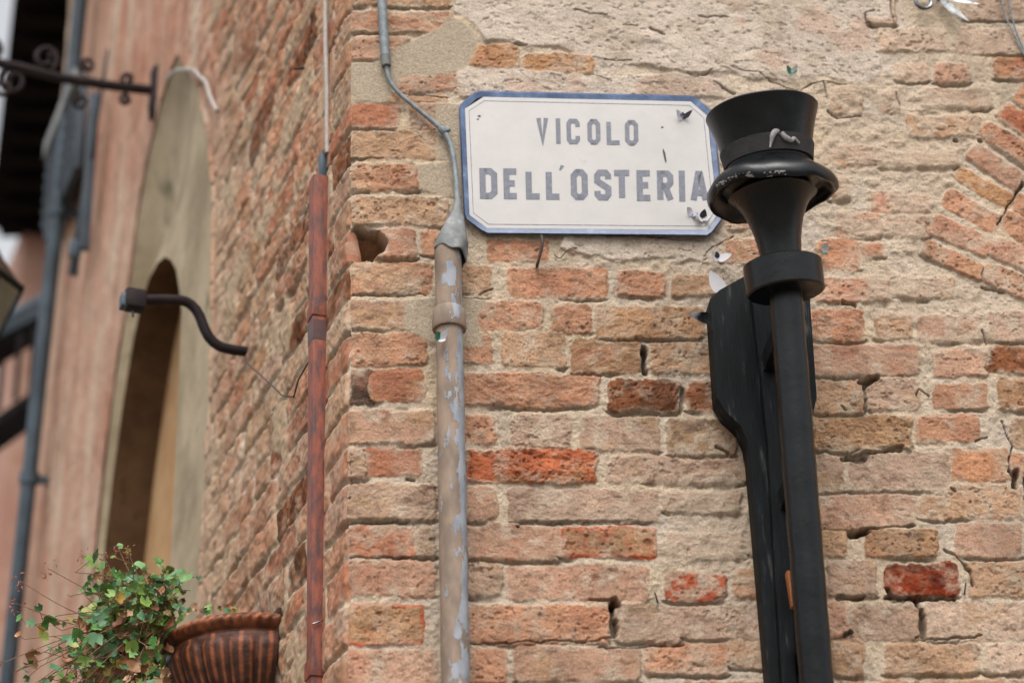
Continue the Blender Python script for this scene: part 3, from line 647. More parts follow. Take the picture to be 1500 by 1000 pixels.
rr = [[SP(*p, h) for p in inset(OUT, d)] for d, h in lev]
n = len(OUT)
for a_, b_ in zip(rr[:-1], rr[1:]): mb.add(a_ + b_, [(i, (i + 1) % n, n + (i + 1) % n, n + i) for i in range(n)])
mb.add(rr[0], [tuple(range(n))])
mb.make('blue_border', M_BLUE, sg, angle=.8)
mb = MB()
pn = inset(OCT, 8.0); rr = [[SP(*p, h) for p in pn] for h in (.006, .0140)]
mb.add(rr[0] + rr[1], [tuple(range(8))[::-1], tuple(range(8, 16))] + [(i, (i + 1) % 8, 8 + (i + 1) % 8, 8 + i) for i in range(8)])
mb.make('white_panel', M_WHITE, sg)
mb = MB()
lo_, li_ = inset(OCT, 13.2), inset(OCT, 14.1)
a_ = [SP(*p, .0143) for p in lo_]; b_ = [SP(*p, .0143) for p in li_]; mb.add(a_ + b_, [(i, (i + 1) % 8, 8 + (i + 1) % 8, 8 + i) for i in range(8)])
mb.make('border_line', M_LINE, sg)
# letters: centre-line strokes inside a unit box, drawn with a real stroke width
def chamf(cx, cy): return [(cx, 0), (1 - cx, 0), (1, cy), (1, 1 - cy), (1 - cx, 1), (cx, 1), (0, 1 - cy), (0, cy)]
GL = {
 'V': [([(0, 1), (.5, 0), (1, 1)], 0)], 'I': [([(.5, 0), (.5, 1)], 0)],
 'C': [([(1, .72), (1, .88), (.8, 1), (.2, 1), (0, .88), (0, .12), (.2, 0), (.8, 0), (1, .12), (1, .28)], 0)],
 'O': [(chamf(.28, .14), 1)], 'L': [([(0, 1), (0, 0), (1.08, 0)], 0)],
 'D': [([(0, 0), (.66, 0), (1, .14), (1, .86), (.66, 1), (0, 1)], 1)],
 'E': [([(1.05, 1), (0, 1), (0, 0), (1.05, 0)], 0), ([(.12, .52), (.86, .52)], 0)],
 'S': [([(1, .74), (1, .88), (.78, 1), (.22, 1), (0, .88), (0, .66), (1, .36), (1, .12), (.78, 0), (.22, 0), (0, .12), (0, .26)], 0)],
 'T': [([(-.12, 1), (1.12, 1)], 0), ([(.5, 0), (.5, .93)], 0)],
 'R': [([(0, -.06), (0, 1), (.72, 1), (1, .88), (1, .62), (.76, .5), (.14, .5)], 0), ([(.55, .42), (1.0, -.06)], 0)],
 'A': [([(0, -.06), (.42, 1), (.58, 1), (1, -.06)], 0), ([(.26, .24), (.74, .24)], 0)], "'": [([(.7, 1), (.3, 0)], 0)]}
def stroke(pts, w, closed):
    P = [Vector(p) for p in pts]; n = len(P); Lf = []; Rt = []
    for i in range(n):
        if closed: d1 = (P[i] - P[i - 1]).normalized(); d2 = (P[(i + 1) % n] - P[i]).normalized()
        else:
            d1 = (P[i] - P[i - 1]).normalized() if i else (P[1] - P[0]).normalized(); d2 = (P[i + 1] - P[i]).normalized() if i < n - 1 else d1
        n1 = Vector((-d1.y, d1.x)); n2 = Vector((-d2.y, d2.x)); mm = (n1 + n2); mm = mm.normalized() if mm.length > 1e-6 else n1
        k = w / 2 / max(.42, mm.dot(n1)); Lf.append(P[i] + mm * k); Rt.append(P[i] - mm * k)
    return Lf, Rt
def letters(name, spec, top, bot, sw, mt):
    """spec: (char,x0,x1) in plate millimetre-like units read from the plate; top/bot: line functions"""
    mb = MB()
    for ch, x0, x1 in spec:
        t0, b0 = top((x0 + x1) / 2), bot((x0 + x1) / 2)
        if ch == "'": t0, b0 = top(x0) - 4.5, top(x0) + 3
        hgt = b0 - t0; wd = x1 - x0; w = sw if ch != "'" else 5.4
        for li, (pts, closed) in enumerate(GL[ch]):
            # box inset by half the stroke so the outside of the letter fills the box
            mp_ = [(w / 2 + p[0] * (wd - w) if ch != 'I' else wd / 2, w / 2 + p[1] * (hgt - w)) for p in pts]
            if ch in 'VI': mp_ = [(a, b + (-w / 2 if p[1] == 0 and ch == 'I' else w / 2 if p[1] == 1 else 0)) for (a, b), p in zip(mp_, pts)]
            if ch == "'": mp_ = [(6.2, 8.2), (3.2, .6)]
            Lf, Rt = stroke(mp_, w, closed)
            if ch == "'": Lf[1] = Lf[1].lerp(Rt[1], .6)
            hh = .0146 + .00012 * li
            lean = .024
            def cv(v): return SP(x0 + v.x + (hgt - v.y) * lean, b0 - v.y, hh)
            k = len(Lf); mb.add([cv(v) for v in Lf] + [cv(v) for v in Rt], [(i, (i + 1) % k, k + (i + 1) % k, k + i) for i in range(k if closed else k - 1)])
    return mb.make(name, mt, sg)
T1 = lambda x: 172.8 + (x - 786) * .022; B1 = lambda x: 210 + (x - 786) * .020
letters('inscription', [('V', 785.5, 803), ('I', 813.5, 821), ('C', 829.5, 849), ('O', 860, 879), ('L', 888, 909), ('O', 915, 934.5)], T1, B1, 6.6, M_INK)
T2 = lambda x: 246 + (x - 701) * .0135; B2 = lambda x: 291 + (x - 701) * .0135
letters('inscription', [('D', 702, 728), ('E', 737, 760), ('L', 769.5, 793), ('L', 799, 822), ("'", 818, 825), ('O', 835.5, 860.5), ('S', 870, 895), ('T', 897, 924), ('E', 932, 955.5), ('R', 962, 986), ('I', 993, 1004), ('A', 1010.5, 1037)], T2, B2, 9.0, M_INK)
mb = MB()
for x, y, w_, h_ in [(867, 176, 5, 3), (869, 210, 5, 3), (923, 179, 5, 3), (926, 211.5, 5, 3), (711, 249, 4, 5), (714, 288, 5, 6), (847, 250, 6, 4.5), (849, 288, 6, 6), (971, 252, 6, 4), (972, 273, 7, 5)]:
    mb = MB(); mb.add([SP(x - w_ / 2, y - h_ / 2, .0150), SP(x + w_ / 2, y - h_ / 2, .0150), SP(x + w_ / 2, y + h_ / 2, .0150), SP(x - w_ / 2, y + h_ / 2, .0150)], [(0, 1, 2, 3)]); mb.make('stencil_mark', M_INK2, sg)
mb = MB()
def blob(mb, pts, h0, h1=None): k = len(pts); mb.add([SP(*p, h0) for p in pts], [tuple(range(k))])
for q_ in ([(971.5, 217), (974.5, 224), (976.5, 236), (975, 239), (972.5, 230), (970.8, 221)], [(699, 170), (702, 168.5), (705, 170), (702.5, 171.5)], [(698, 174.5), (701, 173), (702, 174.5), (699, 175.5)], [(968, 186), (971, 185), (972, 187), (969, 187.6)]):
    mb = MB(); blob(mb, q_, .0147); mb.make('rust_chip', M_NAIL, sg)


# ---------------------------------------------------------------- grey downpipe with lead cap
def pipe_side(o):   # attribute telling how far to the right of the pipe a vertex lies
    at = o.data.attributes.new('Side', 'FLOAT', 'POINT'); vs = [v.co for v in o.data.vertices]
    vals = [float(v.dot(vFd)) for v in vs]
    # centre from neighbours at the same height
    for v_i, v in enumerate(vs):
        c = PIPE_B.lerp(PIPE_T, (v.z - PIPE_B.z) / (PIPE_T.z - PIPE_B.z)); vals[v_i] = max(-1, min(1.0, (v - c).dot(vFd) / .027)) * (1.0 if v.z < 3.9 else .55)
    at.data.foreach_set('value', vals)
PIPE_T = FP(656, 362, .045); PIPE_B = FP(667.5, 1000, .045); PIPE_D = PIPE_T + (PIPE_B - PIPE_T) * 1.0
dp = thing('downpipe', 'round grey downpipe with flaking blue paint and a crumpled lead cap left of the sign', 'drainpipe', (PIPE_B.x, PIPE_B.y, 0))
bot_ = PIPE_T + (PIPE_B - PIPE_T) * (PIPE_T.z / (PIPE_T.z - PIPE_B.z)); bot_.z = .02
mb = MB(); k_ = 90; mb.tube([bot_.lerp(PIPE_T, i / k_) for i in range(k_ + 1)], [.0268 + .0006 * math.sin(i * 1.7) for i in range(k_ + 1)], 40); o = mb.make('pipe', M_PEEL, dp, angle=.8); pipe_side(o)
ax_ = (PIPE_T - PIPE_B).normalized()
def col_at(y0, y1, r): return FP(654, (y0 + y1) / 2, .045)
mb = MB(); cc_ = PIPE_B.lerp(PIPE_T, (FW(657, 468, .045)[1] - PIPE_B.z) / (PIPE_T.z - PIPE_B.z))
mb.lathe(cc_ - ax_ * .024, ax_, [(0, .0275), (0, .0325), (.004, .0345), (.042, .0315), (.046, .029), (.048, .0272)], 40, fn=lambda th, i, r, a: (r, a)); o = mb.make('collar', M_PEEL, dp, angle=.6); pipe_side(o)
mb = MB(); mb.box(cc_ - vFn * .028 - vFd * 0, vFd, vFn, vZ, .006, .03, .006); mb.make('wall_bracket', M_LEAD, dp)
ct = FP(671, 292, .03); cb = FP(659, 372, .045)
mb = MB(); nn = 40; prof = [(0, .0075), (.10, .0085), (.25, .013), (.42, .020), (.60, .027), (.74, .0315), (.78, .034), (.86, .0335), (1.0, .0345), (1.0, .031)]
vs = []
for i, (f, r) in enumerate(prof):
    c = ct.lerp(cb, f)
    for k in range(nn):
        th = 2 * math.pi * k / nn; wob = 1 + (.06 * math.sin(3 * th + 1 + f * 3) + .04 * math.sin(7 * th + f * 9)) * f
        dz = -.010 * f * f * math.cos(th) + .003 * math.sin(5 * th) * f
        if i >= 8: dz += -.014 * max(0, math.cos(th - .4)) ** 4
        vs.append(c + vFd * (math.cos(th) * r * wob * (1 if math.cos(th) > 0 else .93)) + vFn * (-math.sin(th) * r * wob) + vZ * dz)
mb.add(vs, [(i * nn + k, i * nn + (k + 1) % nn, (i + 1) * nn + (k + 1) % nn, (i + 1) * nn + k) for i in range(len(prof) - 1) for k in range(nn)])
lc = mb.make('lead_cap', M_LEAD, dp, angle=.9); sm = lc.modifiers.new('s', 'SUBSURF'); sm.levels = 1; sm.render_levels = 2
# cable that runs into the cap
cbt = thing('cable', 'grey cable dropping from a conduit and curving round the sign into the lead cap', 'cable', FP(560, 60, .012))
mb = MB(); mb.tube([FP(553.5, -330, .018), FP(558.5, -20, .018), FP(562, 50, .018), FP(565.5, 92, .016)], .0098, 20); mb.make('conduit', M_CABLE, cbt, angle=.7)
mb = MB(); mb.tube([FP(564.2, 82, .016), FP(566, 97, .016)], [.0112, .0098], 20); mb.make('conduit_sleeve', M_LEAD, cbt, angle=.7)
mb = MB(); mb.tube(spline([FP(565.5, 90, .015), FP(567, 104, .014), FP(572, 120, .013), FP(583, 135, .013), FP(600, 150, .013), FP(622, 168, .013), FP(643, 186, .014), FP(653, 197, .015), FP(661, 216, .016), FP(665.5, 240, .019), FP(668, 262, .024), FP(670, 296, .029)], 10),
     [.0042 + .0018 * (i / 110) for i in range(111)], 14); mb.make('cable_run', M_CABLE, cbt, angle=.8)
mb = MB(); c_ = FP(649, 191, .014); d_ = (FP(653, 197, .015) - FP(643, 186, .014)).normalized()
mb.lathe(c_ - d_ * .009, d_, [(0, .0072), (.002, .0085), (.016, .0085), (.018, .0072)], 20); mb.box(c_ + vFd * .010 + vZ * .003, vFd, vFn, vZ, .006, .004, .004, .001); mb.make('clamp', M_CABLE, cbt, angle=.7)

# ---------------------------------------------------------------- copper coloured pipe on the side wall by the corner
TC = .165
def hc(x, y): return hL(TP(x, y, TC))
z_t = TP(473, 256, TC).z; z_b = TP(473, 1000, TC).z
HT = (hc(486, 256), hc(459.5, 256)); HB = (hc(483.5, 1000), hc(456, 1000))
def cph(z): f = (z - z_b) / (z_t - z_b); return tuple(HB[i] + (HT[i] - HB[i]) * f for i in (0, 1))
h1_, h2_ = cph(z_t); cp = thing('copper_pipe', 'square copper red pipe running down the side wall just beside the corner', 'drainpipe', lp(TC, 0, (h1_ + h2_) / 2))
hm, hw_ = (h1_ + h2_) / 2, (h2_ - h1_) / 2
def sbox(z0, z1, e):
    mb = MB(); vs = []
    for z in (z0, z1):
        a, b = cph(z)
        for t, h in ((TC - e, a - e), (TC - e, b + e), (TC + .036 + e, b + e), (TC + .036 + e, a - e)): vs.append(lp(t, z, h))
    mb.add(vs, [(0, 1, 2, 3), (7, 6, 5, 4)] + [(i, (i + 1) % 4, 4 + (i + 1) % 4, 4 + i) for i in range(4)]); return mb
sbox(.02, z_t, 0).make('pipe', M_COP, cp, angle=.7, bevel=.003)
for ya, yb, mt_, ex in ((442, 462, M_COP, .0022), (964, 990, M_COP, .003), (468, 497, M_COPD, .0005)):
    sbox(TP(470, yb, TC).z, TP(470, ya, TC).z, ex).make('collar' if mt_ is M_COP else 'dark_stain_band', mt_, cp, angle=.7, bevel=.0012 if ex > .001 else 0)
for y in (452, 900):
    mb = MB(); mb.box(lp(TC + .018, TP(470, y, TC).z, .0), vLd, vLn, vZ, .006, .016, .01); mb.make('wall_bracket', M_COPD, cp)
mb = MB(); za, zb = TP(480, 221, TC).z, TP(480, 258, TC).z; mb.box(lp(TC + .018, (za + zb) / 2, hm - .006), vLd, vLn, vZ, .009, .0085, (za - zb) / 2, .002); mb.make('joint_sleeve', M_TEAL, cp, angle=.7)
cu = thing('cable', 'thin pale cable rising along the corner from the top of the copper red pipe', 'cable', lp(TC + .01, z_t, .01))
mb = MB(); mb.tube([TP(479.5, 224, TC - .0), TP(479, 130, TC - .0), TP(477, 60, TC - .0), TP(476.5, -10, TC - .0), TP(475, -300, TC - .0)], .0055, 12); mb.make('cable_run', M_PALE, cu, angle=.8)
mb = MB(); mb.tube([TP(457, 915, TC - .004), TP(466, 911, TC - .004), TP(476, 907, TC - .004), TP(483, 903, TC - .003), TP(486, 905, TC + .01), TP(482, 906, TC - .003), TP(470, 909, TC - .0045), TP(458, 913, TC - .004)], .0009, 6)
tag(mb.make('wire', M_STEEL), 'thin bright wire twisted round the lower copper red pipe', 'wire')
mb = MB()
mb.tube(spline([TP(481, 940, TC - .006), TP(478.5, 946, TC - .006), TP(481, 953, TC - .006), TP(484, 952, TC - .003)]), .0008, 6)
tag(mb.make('wire', M_STEEL), 'tiny hook shaped bright wire end at the right edge of the copper red pipe', 'wire')

# ---------------------------------------------------------------- black post with a hat shaped head
pb_ = FP(1196, 1000, .13); pt_ = FP(1149, 405, .27)
low = pb_ + (pb_ - pt_) * .32
post = thing('hat_post', 'black painted post with a top hat shaped head and ring collar on a shaped backboard', 'post', low)
mb = MB(); kk = 30; mb.tube([low.lerp(pt_, i / kk) for i in range(kk + 1)], [.0318 + .0006 * math.sin(i * 2.1) for i in range(kk + 1)], 40); mb.make('shaft', M_BLACK, post, angle=.8)
hb_ = FP(1148, 402, .27); ht_ = FP(1116, 165, .33); AX = (ht_ - hb_); SCL = AX.length / 239.0; AXn = AX.normalized(); PXM = 4.50 / 3542
def prf(L_): return [(a * SCL, r * PXM) for a, r in L_]
mb = MB(); mb.lathe(hb_, AXn, prf([(-26, 20), (-27, 56), (-25, 59), (14, 60), (16, 57), (16, 28)]), 64); mb.make('collar', M_BLACK, post, angle=.6)
mb = MB(); mb.lathe(hb_, AXn, prf([(10, 31), (30, 31.5), (50, 34), (68, 38), (84, 43.5), (98, 50), (108, 57), (116, 68)]), 64, fn=lambda th, i, r, a: (r * (1 + .035 * math.sin(3 * th)), a)); mb.make('neck', M_BLACK, post, angle=.8)
def brimfn(th, i, r, a): 
    f = max(0, (r / PXM - 62) / 38); return (r * (1 + .012 * math.sin(5 * th + 1)), a + SCL * f * (4 * math.sin(th * 2 + .6) + 1.6 * math.sin(th * 5) + 1.2 * math.sin(th * 11)))
mb = MB(); mb.lathe(hb_, AXn, prf([(118, 58), (127, 70), (126, 80), (119, 88), (113, 93), (112, 98), (117, 101), (125, 100.5), (133, 95), (140, 86), (146, 76), (155, 66)]), 96, fn=brimfn); br_ = mb.make('brim', M_BLACK, post, angle=1.2)
mb = MB(); mb.lathe(hb_, AXn, prf([(150, 64), (168, 67), (186, 71), (205, 76), (222, 81.5), (234, 86), (238, 87.5), (240, 86), (239, 82), (232, 70), (229, 40), (228, 1)]), 96, fn=lambda th, i, r, a: (r * (1 + .01 * math.sin(2 * th)), a + SCL * 2 * math.sin(th + 1))); cr_ = mb.make('crown', M_BLACK, post, angle=.9)
mb = MB(); mb.lathe(hb_, AXn, prf([(158, 66.5), (159, 68.6), (170, 70.4), (182, 72.8), (183, 71.0)]), 96); mb.make('ribbon', M_RIBBON, cr_, angle=.8)
mb = MB()
def onhat(x, y, a, r):   # front of the hat at height a: nearest point of the ring to the camera, moved sideways
    return None
fr_ = (Vector((0, 0, EYE)) - hb_); fr_ = (fr_ - AXn * fr_.dot(AXn)).normalized(); sd_ = fr_.cross(AXn) * -1
if sd_.x < 0: sd_ = -sd_
def HPt(th, a, r): return hb_ + AXn * a * SCL + (fr_ * math.cos(th) + sd_ * math.sin(th)) * r * PXM
for th0, pth in ((.3, [(.30, 181, 74.5), (.22, 182, 75.5), (.15, 176, 75), (.11, 168, 74), (.07, 160, 74)]), (.4, [(.34, 180, 75), (.42, 173, 75), (.54, 170, 74.5), (.62, 173, 74.5), (.74, 166, 74)])):
    P_ = spline([HPt(*q) for q in pth], 5); wv = AXn; 
    a_ = []; b_ = []
    for i, p in enumerate(P_):
        wdt = .0036 * (1.0 + .5 * math.sin(i / len(P_) * 5)); d = (P_[min(i + 1, len(P_) - 1)] - P_[max(i - 1, 0)]).normalized(); nrm = d.cross(fr_).normalized(); a_.append(p + nrm * wdt); b_.append(p - nrm * wdt)
    n = len(a_); mb.add(a_ + b_ + [v + fr_ * -.003 for v in a_] + [v + fr_ * -.003 for v in b_], [(i, i + 1, n + i + 1, n + i) for i in range(n - 1)] + [(2 * n + i, 2 * n + i + 1, i + 1, i) for i in range(n - 1)] + [(n + i, n + i + 1, 3 * n + i + 1, 3 * n + i) for i in range(n - 1)])
mb.make('ribbon_bow', M_BOW, cr_, smooth=True)
BP = [(113, 93), (112, 98), (117, 101), (125, 100.5)]
mb = MB(); nth, nv = 90, 14; vs = []; ok = []
for i in range(nth):
    th = -.95 + 1.25 * i / (nth - 1)
    for j in range(nv):
        v = j / (nv - 1) * 2.2; q = int(v); f = v - q; a = BP[q][0] * (1 - f) + BP[q + 1][0] * f; r = BP[q][1] * (1 - f) + BP[q + 1][1] * f
        vs.append((th, a, r, i, j))
nzv = np.array([[vn(np.array([i * .14]), np.array([j * .25]), 5)[0] * .65 + vn(np.array([i * .45]), np.array([j * .6]), 8)[0] * .35 for j in range(nv)] for i in range(nth)])
def brim_pt(th, a, r):
    # same angle convention as the lathe
    u = (Vector((1, 0, 0)) - AXn * AXn.x).normalized(); w = AXn.cross(u); d = fr_ * math.cos(th) + sd_ * math.sin(th); tl = math.atan2(d.dot(w), d.dot(u)); rr, aa = brimfn(tl, 0, (r + .5) * PXM, a * SCL); return hb_ + AXn * aa + d * rr
k = [brim_pt(th, a, r) for th, a, r, i, j in vs]; fs = []
for i in range(nth - 1):
    for j in range(nv - 1):
        if nzv[i, j] > .51 - .06 * (10 < i < 50) : fs.append((i * nv + j, (i + 1) * nv + j, (i + 1) * nv + j + 1, i * nv + j + 1))
mb.add(k, fs); bp_ = mb.make('bare_patch', M_BOW, br_, smooth=True); b_ = bmesh.new(); b_.from_mesh(bp_.data); bmesh.ops.delete(b_, geom=[v for v in b_.verts if not v.link_faces], context='VERTS'); b_.to_mesh(bp_.data); b_.free()
HF = .058
def bpoly(P, h): return [FP(*p, h) for p in P]
def slab(mb, P, h0, h1):
    a_, b_ = bpoly(P, h1), [p - vFn * (h1 - h0) for p in bpoly(P, h1)]; n = len(P)
    mb.add(a_ + b_, [tuple(range(n)), tuple(range(n, 2 * n))[::-1]] + [(i, (i + 1) % n, n + (i + 1) % n, n + i) for i in range(n)])
mb = MB(); slab(mb, [(1040, 437), (1054, 424), (1095, 401), (1140, 392), (1186, 425), (1190, 480), (1197, 580), (1188, 622), (1196, 700), (1212, 1260), (1150, 1260), (1127, 1000), (1098, 668), (1094, 645), (1084, 622), (1062, 602), (1050, 582)], .004, HF)
mb.make('backboard', M_BLACKW, post, angle=.3, bevel=.003)
mb = MB(); slab(mb, [(1100, 424), (1130, 430), (1150, 640), (1178, 1240), (1160, 1240), (1124, 640)], HF - .002, HF + .022); mb.make('raised_panel', M_BLACKW, post, angle=.5, bevel=.003)
for y in (470, 700, 950):
    mb = MB()
    f = (y - 405) / 595.; p = pt_.lerp(pb_, f); hgt = (p - VF(C0)).dot(vFn) if False else float((np.array([p.x, p.y, 0]) - C0) @ Fn); mb.box(p - vFn * (hgt - HF) / 2, vFd, vFn, vZ, .016, (hgt - HF) / 2, .02, .002); mb.make('spacer_block', M_BLACKW, post, angle=.6)
wx_ = FP(1163, 865, .085); mb = MB(); mb.box(wx_, (vFd + vZ * -.06).normalized(), vFn, (vZ - vFd * .06).normalized(), .011, .012, .036, .002); mb.make('wooden_wedge', M_WOOD, post, angle=.6)

# ---------------------------------------------------------------- curled scraps of printed tin stuck about
def wing(mb, c, dx, dy, n, L, Wd, curl):
    """curved pointed wing from c along dx, bent towards n"""
    top = []; rows = []
    for i in range(7):
        f = i / 6.; w = Wd * max(.02, 1.95 * (f + .06) ** .55 * (1 - f))
        base = c + dx * (L * f * (1 - .12 * curl * f)) + n * (L * curl * f * f * .7)
        rows.append([base - dy * w, base + n * (-.15 * w), base + dy * w])
    vs = [v for r in rows for v in r]; fs = []
    for i in range(6):
        for j in range(2): a = i * 3 + j; fs.append((a, a + 1, a + 4, a + 3))
    k = len(vs); vs += [v - n * .0006 for v in vs]; fs += [tuple(q + k for q in f[::-1]) for f in fs]
    mb.add(vs, fs)
def scrap(x, y, h, wings, label, wall=vFn):
    c = FP(x, y, h); t = thing('tin_scrap', label, 'tin scrap', c, 'curled scraps of printed tin fixed about the wall')
    for ang, L, Wd, curl, tilt, mt_ in wings:
        a = R_(ang); dx = (vFd * math.cos(a) + vZ * math.sin(a)); dy = (-vFd * math.sin(a) + vZ * math.cos(a)); ct_, st_ = math.cos(R_(tilt)), math.sin(R_(tilt)); dx2 = dx * ct_ + vFn * st_; nn_ = vFn * ct_ - dx * st_
        mb = MB(); wing(mb, c, dx2, dy, nn_, L * 1.45 / 740., Wd * 1.4 / 740., curl); mb.make('wing', mt_, t, smooth=True)
    return t
scrap(645, 496, .076, [(150, 11, 6, .5, 40, M_GREEN), (35, 15, 5, .5, 35, M_PAPER), (-60, 11, 5, .4, 30, M_PAPER)], 'small green and white tin scrap stuck on the grey downpipe below its collar')
scrap(1000, 173, .016, [(160, 14, 6, .6, 30, M_PAPER), (20, 15, 4, .5, 30, M_DARKP), (95, 7, 4, .5, 35, M_VIOLET)], 'violet and white tin scrap near the top right corner of the sign')
scrap(1014, 314, .016, [(150, 11, 6, .5, 30, M_PAPER), (-30, 9, 4, .5, 30, M_VIOLET)], 'pale patterned tin scrap under the letter I of the sign')
scrap(1029, 320, .016, [(75, 11, 5, .4, 35, M_DARKP), (200, 11, 6, .6, 25, M_PAPER), (-20, 11, 4, .5, 25, M_PAPER)], 'black striped tin scrap at the lower right corner of the sign')
scrap(1160, 106, .010, [(165, 12, 6, .5, 30, M_GREEN), (40, 11, 4, .5, 35, M_PAPER), (-15, 8, 4, .5, 30, M_GREEN)], 'green and white tin scrap on the plaster above the hat')
scrap(1052, 378, .010, [(170, 13, 8, .5, 30, M_PAPER), (-10, 18, 7, .5, 25, M_PAPER), (120, 8, 4, .5, 30, M_DARKP)], 'white tin scrap with dark lines above the backboard corner')
scrap(1206, 369, .010, [(60, 11, 5, .4, 30, M_PAPER), (-80, 9, 5, .5, 30, M_GREEN)], 'tiny white and green tin scrap right of the ring collar')
scrap(1058, 428, .040, [(116, 27, 11, .05, 4, M_PAPER)], 'plain white pointed tin scrap peeping over the top of the backboard')
scrap(1050, 468, .030, [(176, 31, 9, .2, 5, M_STEEL)], 'shiny pointed tin scrap sticking out left of the backboard')

# leaf ornament of cut metal, top right
lf = thing('metal_leaf_ornament', 'shiny cut metal ornament of curled leaves and a ring at the top right', 'ornament', FP(1372, -6, .02))
mb = MB(); rc = FP(1353, 3, .022); ring = [rc + (vFd * math.cos(a) + vZ * math.sin(a)) * .0175 for a in [2 * math.pi * k / 28 for k in range(29)]]; mb.tube(ring, .0042, 10, False); mb.make('ring', M_STEEL, lf, angle=.8)
for c_, ang, L, Wd, cu_, mt_ in (((1379, -2), -55, 66, 10, .25, M_LEAFT), ((1378, -10), -24, 66, 8, .2, M_STEEL), ((1370, -6), 60, 55, 12, .3, M_STEEL), ((1360, -14), 140, 50, 12, .3, M_STEEL)):
    a = R_(ang); dx = vFd * math.cos(a) + vZ * math.sin(a); dy = -vFd * math.sin(a) + vZ * math.cos(a); mb = MB(); wing(mb, FP(*c_, .020), dx, dy, vFn, L / 740, Wd / 740, cu_); o = mb.make('leaf', mt_, lf, smooth=True); s_ = o.modifiers.new('s', 'SUBSURF'); s_.levels = 1; s_.render_levels = 2
mb = MB(); mb.tube([FP(1376, 0, .004), FP(1374, 0, .024)], .003, 10); mb.make('fixing_pin', M_DARKP, lf)
tw = thing('cable', 'pair of thin grey cables slanting across the top right corner', 'cable', FP(1480, 20, .01))
for P_ in ([(1440, -200), (1466, -20), (1469, 10), (1479, 38), (1491, 62), (1504, 86), (1540, 150)], [(1450, -200), (1475, -20), (1479, 8), (1484, 30), (1491, 52), (1506, 84), (1543, 148)]):
    mb = MB(); mb.tube(spline([FP(*p, .009) for p in P_], 8), .0019, 8); mb.make('strand', M_CABLE, tw, angle=.8)

# nails and twig
def nail(x0, y0, x1, y1, hh, r, label, name='nail', mid=None):
    mb = MB(); P_ = [FP(x1, y1, -.01), FP(x1, y1, hh * .6)] + ([FP(*mid, hh)] if mid else []) + [FP(x0, y0, hh)]
    mb.tube(spline(P_, 6), r, 10); return tag(mb.make(name, M_NAIL, angle=.8), label, name)
nail(793, 345, 787, 388, .030, .0030, 'rusty bent hook sticking out of the wall just below the sign', 'hook', (794, 360))
nail(959, 867, 963, 880, .012, .0016, 'short dark nail standing in a mortar joint between sign and post foot')
nail(1415, 853, 1413, 868, .010, .0015, 'short dark nail in the mortar right of the dark red brick')
mb = MB(); mb.tube(spline([FP(812, 373, .001), FP(820, 378, .006), FP(828, 370, .008), (FP(836, 364, .008)), FP(845, 363, .003)], 6), .0011, 8); tag(mb.make('twig', M_NAIL, angle=.8), 'thin dark twig caught on the mortar under the sign', 'twig')
#--PART4--
# ---------------------------------------------------------------- things on the side wall
def tp(P, t): return [TP(x, y, t) for x, y in P]
# S-shaped iron bracket
TS = LW(361, 515)[0]
sb = thing('iron_bracket', 'dark S shaped iron bracket with a block at its tip in front of the niche', 'bracket', TP(361, 515, TS))
mb = MB(); P_ = spline(tp([(366, 516), (356, 514), (340, 512), (322, 507), (308, 496), (299, 480), (292, 462), (283, 449), (270, 441), (250, 439), (226, 439), (205, 440)], TS), 8)
mb.tube(P_, .0122, 14); mb.make('bar', M_IRON, sb, angle=.8)
c_ = TP(197, 440, TS); mb = MB(); mb.box(c_, vLd, vLn, vZ, .021, .026, .025, .011); mb.make('end_block', M_IRON, sb, angle=.7)
mb = MB(); mb.box(TP(181, 441, TS), vLd, vLn, vZ, .016, .008, .018, .004); mb.tube(tp([(194, 455), (195, 464)], TS), .003, 8); mb.make('end_pin', M_TEAL, sb, angle=.7)
mb = MB(); mb.tube(spline([TP(360, 520, TS), LP(362, 531, .03), LP(380, 548, .03), LP(404, 570, .03), LP(414, 579, .028), LP(430, 581, .02)], 6), .0019, 6)
mb.tube([LP(430, 582, .018), LP(437, 556, .022), LP(452, 530, .022)], .0019, 6); tag(mb.make('wire', M_NAIL, angle=.8), 'thin dark wire hanging from the S shaped bracket to a nail in the brick', 'wire')
# scrolled bracket
TB = 1.93
sc_ = thing('scroll_bracket', 'dark wrought iron bracket with scrolls reaching out from beside the niche head', 'bracket', TP(230, 133, TB))
mb = MB(); mb.tube(tp([(236, 134), (200, 130), (165, 126), (125, 120), (85, 114), (40, 102), (0, 93), (-60, 84), (-120, 74)], TB), .015, 12); mb.make('bar', M_IRON, sc_, angle=.8)
mb = MB(); mb.tube(tp([(231, 98), (230, 108), (228, 135), (224, 160), (221, 176)], TB), [.013, .021, .018, .016, .006], 12); mb.make('wall_plate', M_IRON, sc_, angle=.8)
def curl(mb, cx, cy, r, a0, turns, grow, rad=.0045, sgn=1):
    P = []
    for i in range(33):
        f = i / 32; a = R_(a0) + sgn * 2 * math.pi * turns * f; q = r * (1 - (1 - grow) * f); P.append(TP(cx + q * math.cos(a), cy - q * math.sin(a), TB))
    rad *= 1.5
    mb.tube(P, [rad * (1.0 + (.7 if i > 28 else 0)) for i in range(33)], 8)
for args in ((128, 97, 12, 230, 1.2, .3, .0045, -1), (118, 148, 13, 100, 1.25, .3, .0045, 1), (187, 116, 9, 250, 1.0, .4, .005, -1), (184, 146, 8, 80, 1.0, .4, .005, 1), (66, 86, 19, 300, 1.3, .3, .006, 1), (20, 118, 22, 100, 1.2, .3, .005, 1), (-15, 70, 18, 300, 1.2, .3, .005, 1), (2, 128, 14, 60, 1.2, .3, .005, -1)):
    mb = MB(); curl(mb, *args); mb.make('scroll', M_IRON, sc_, angle=.8)
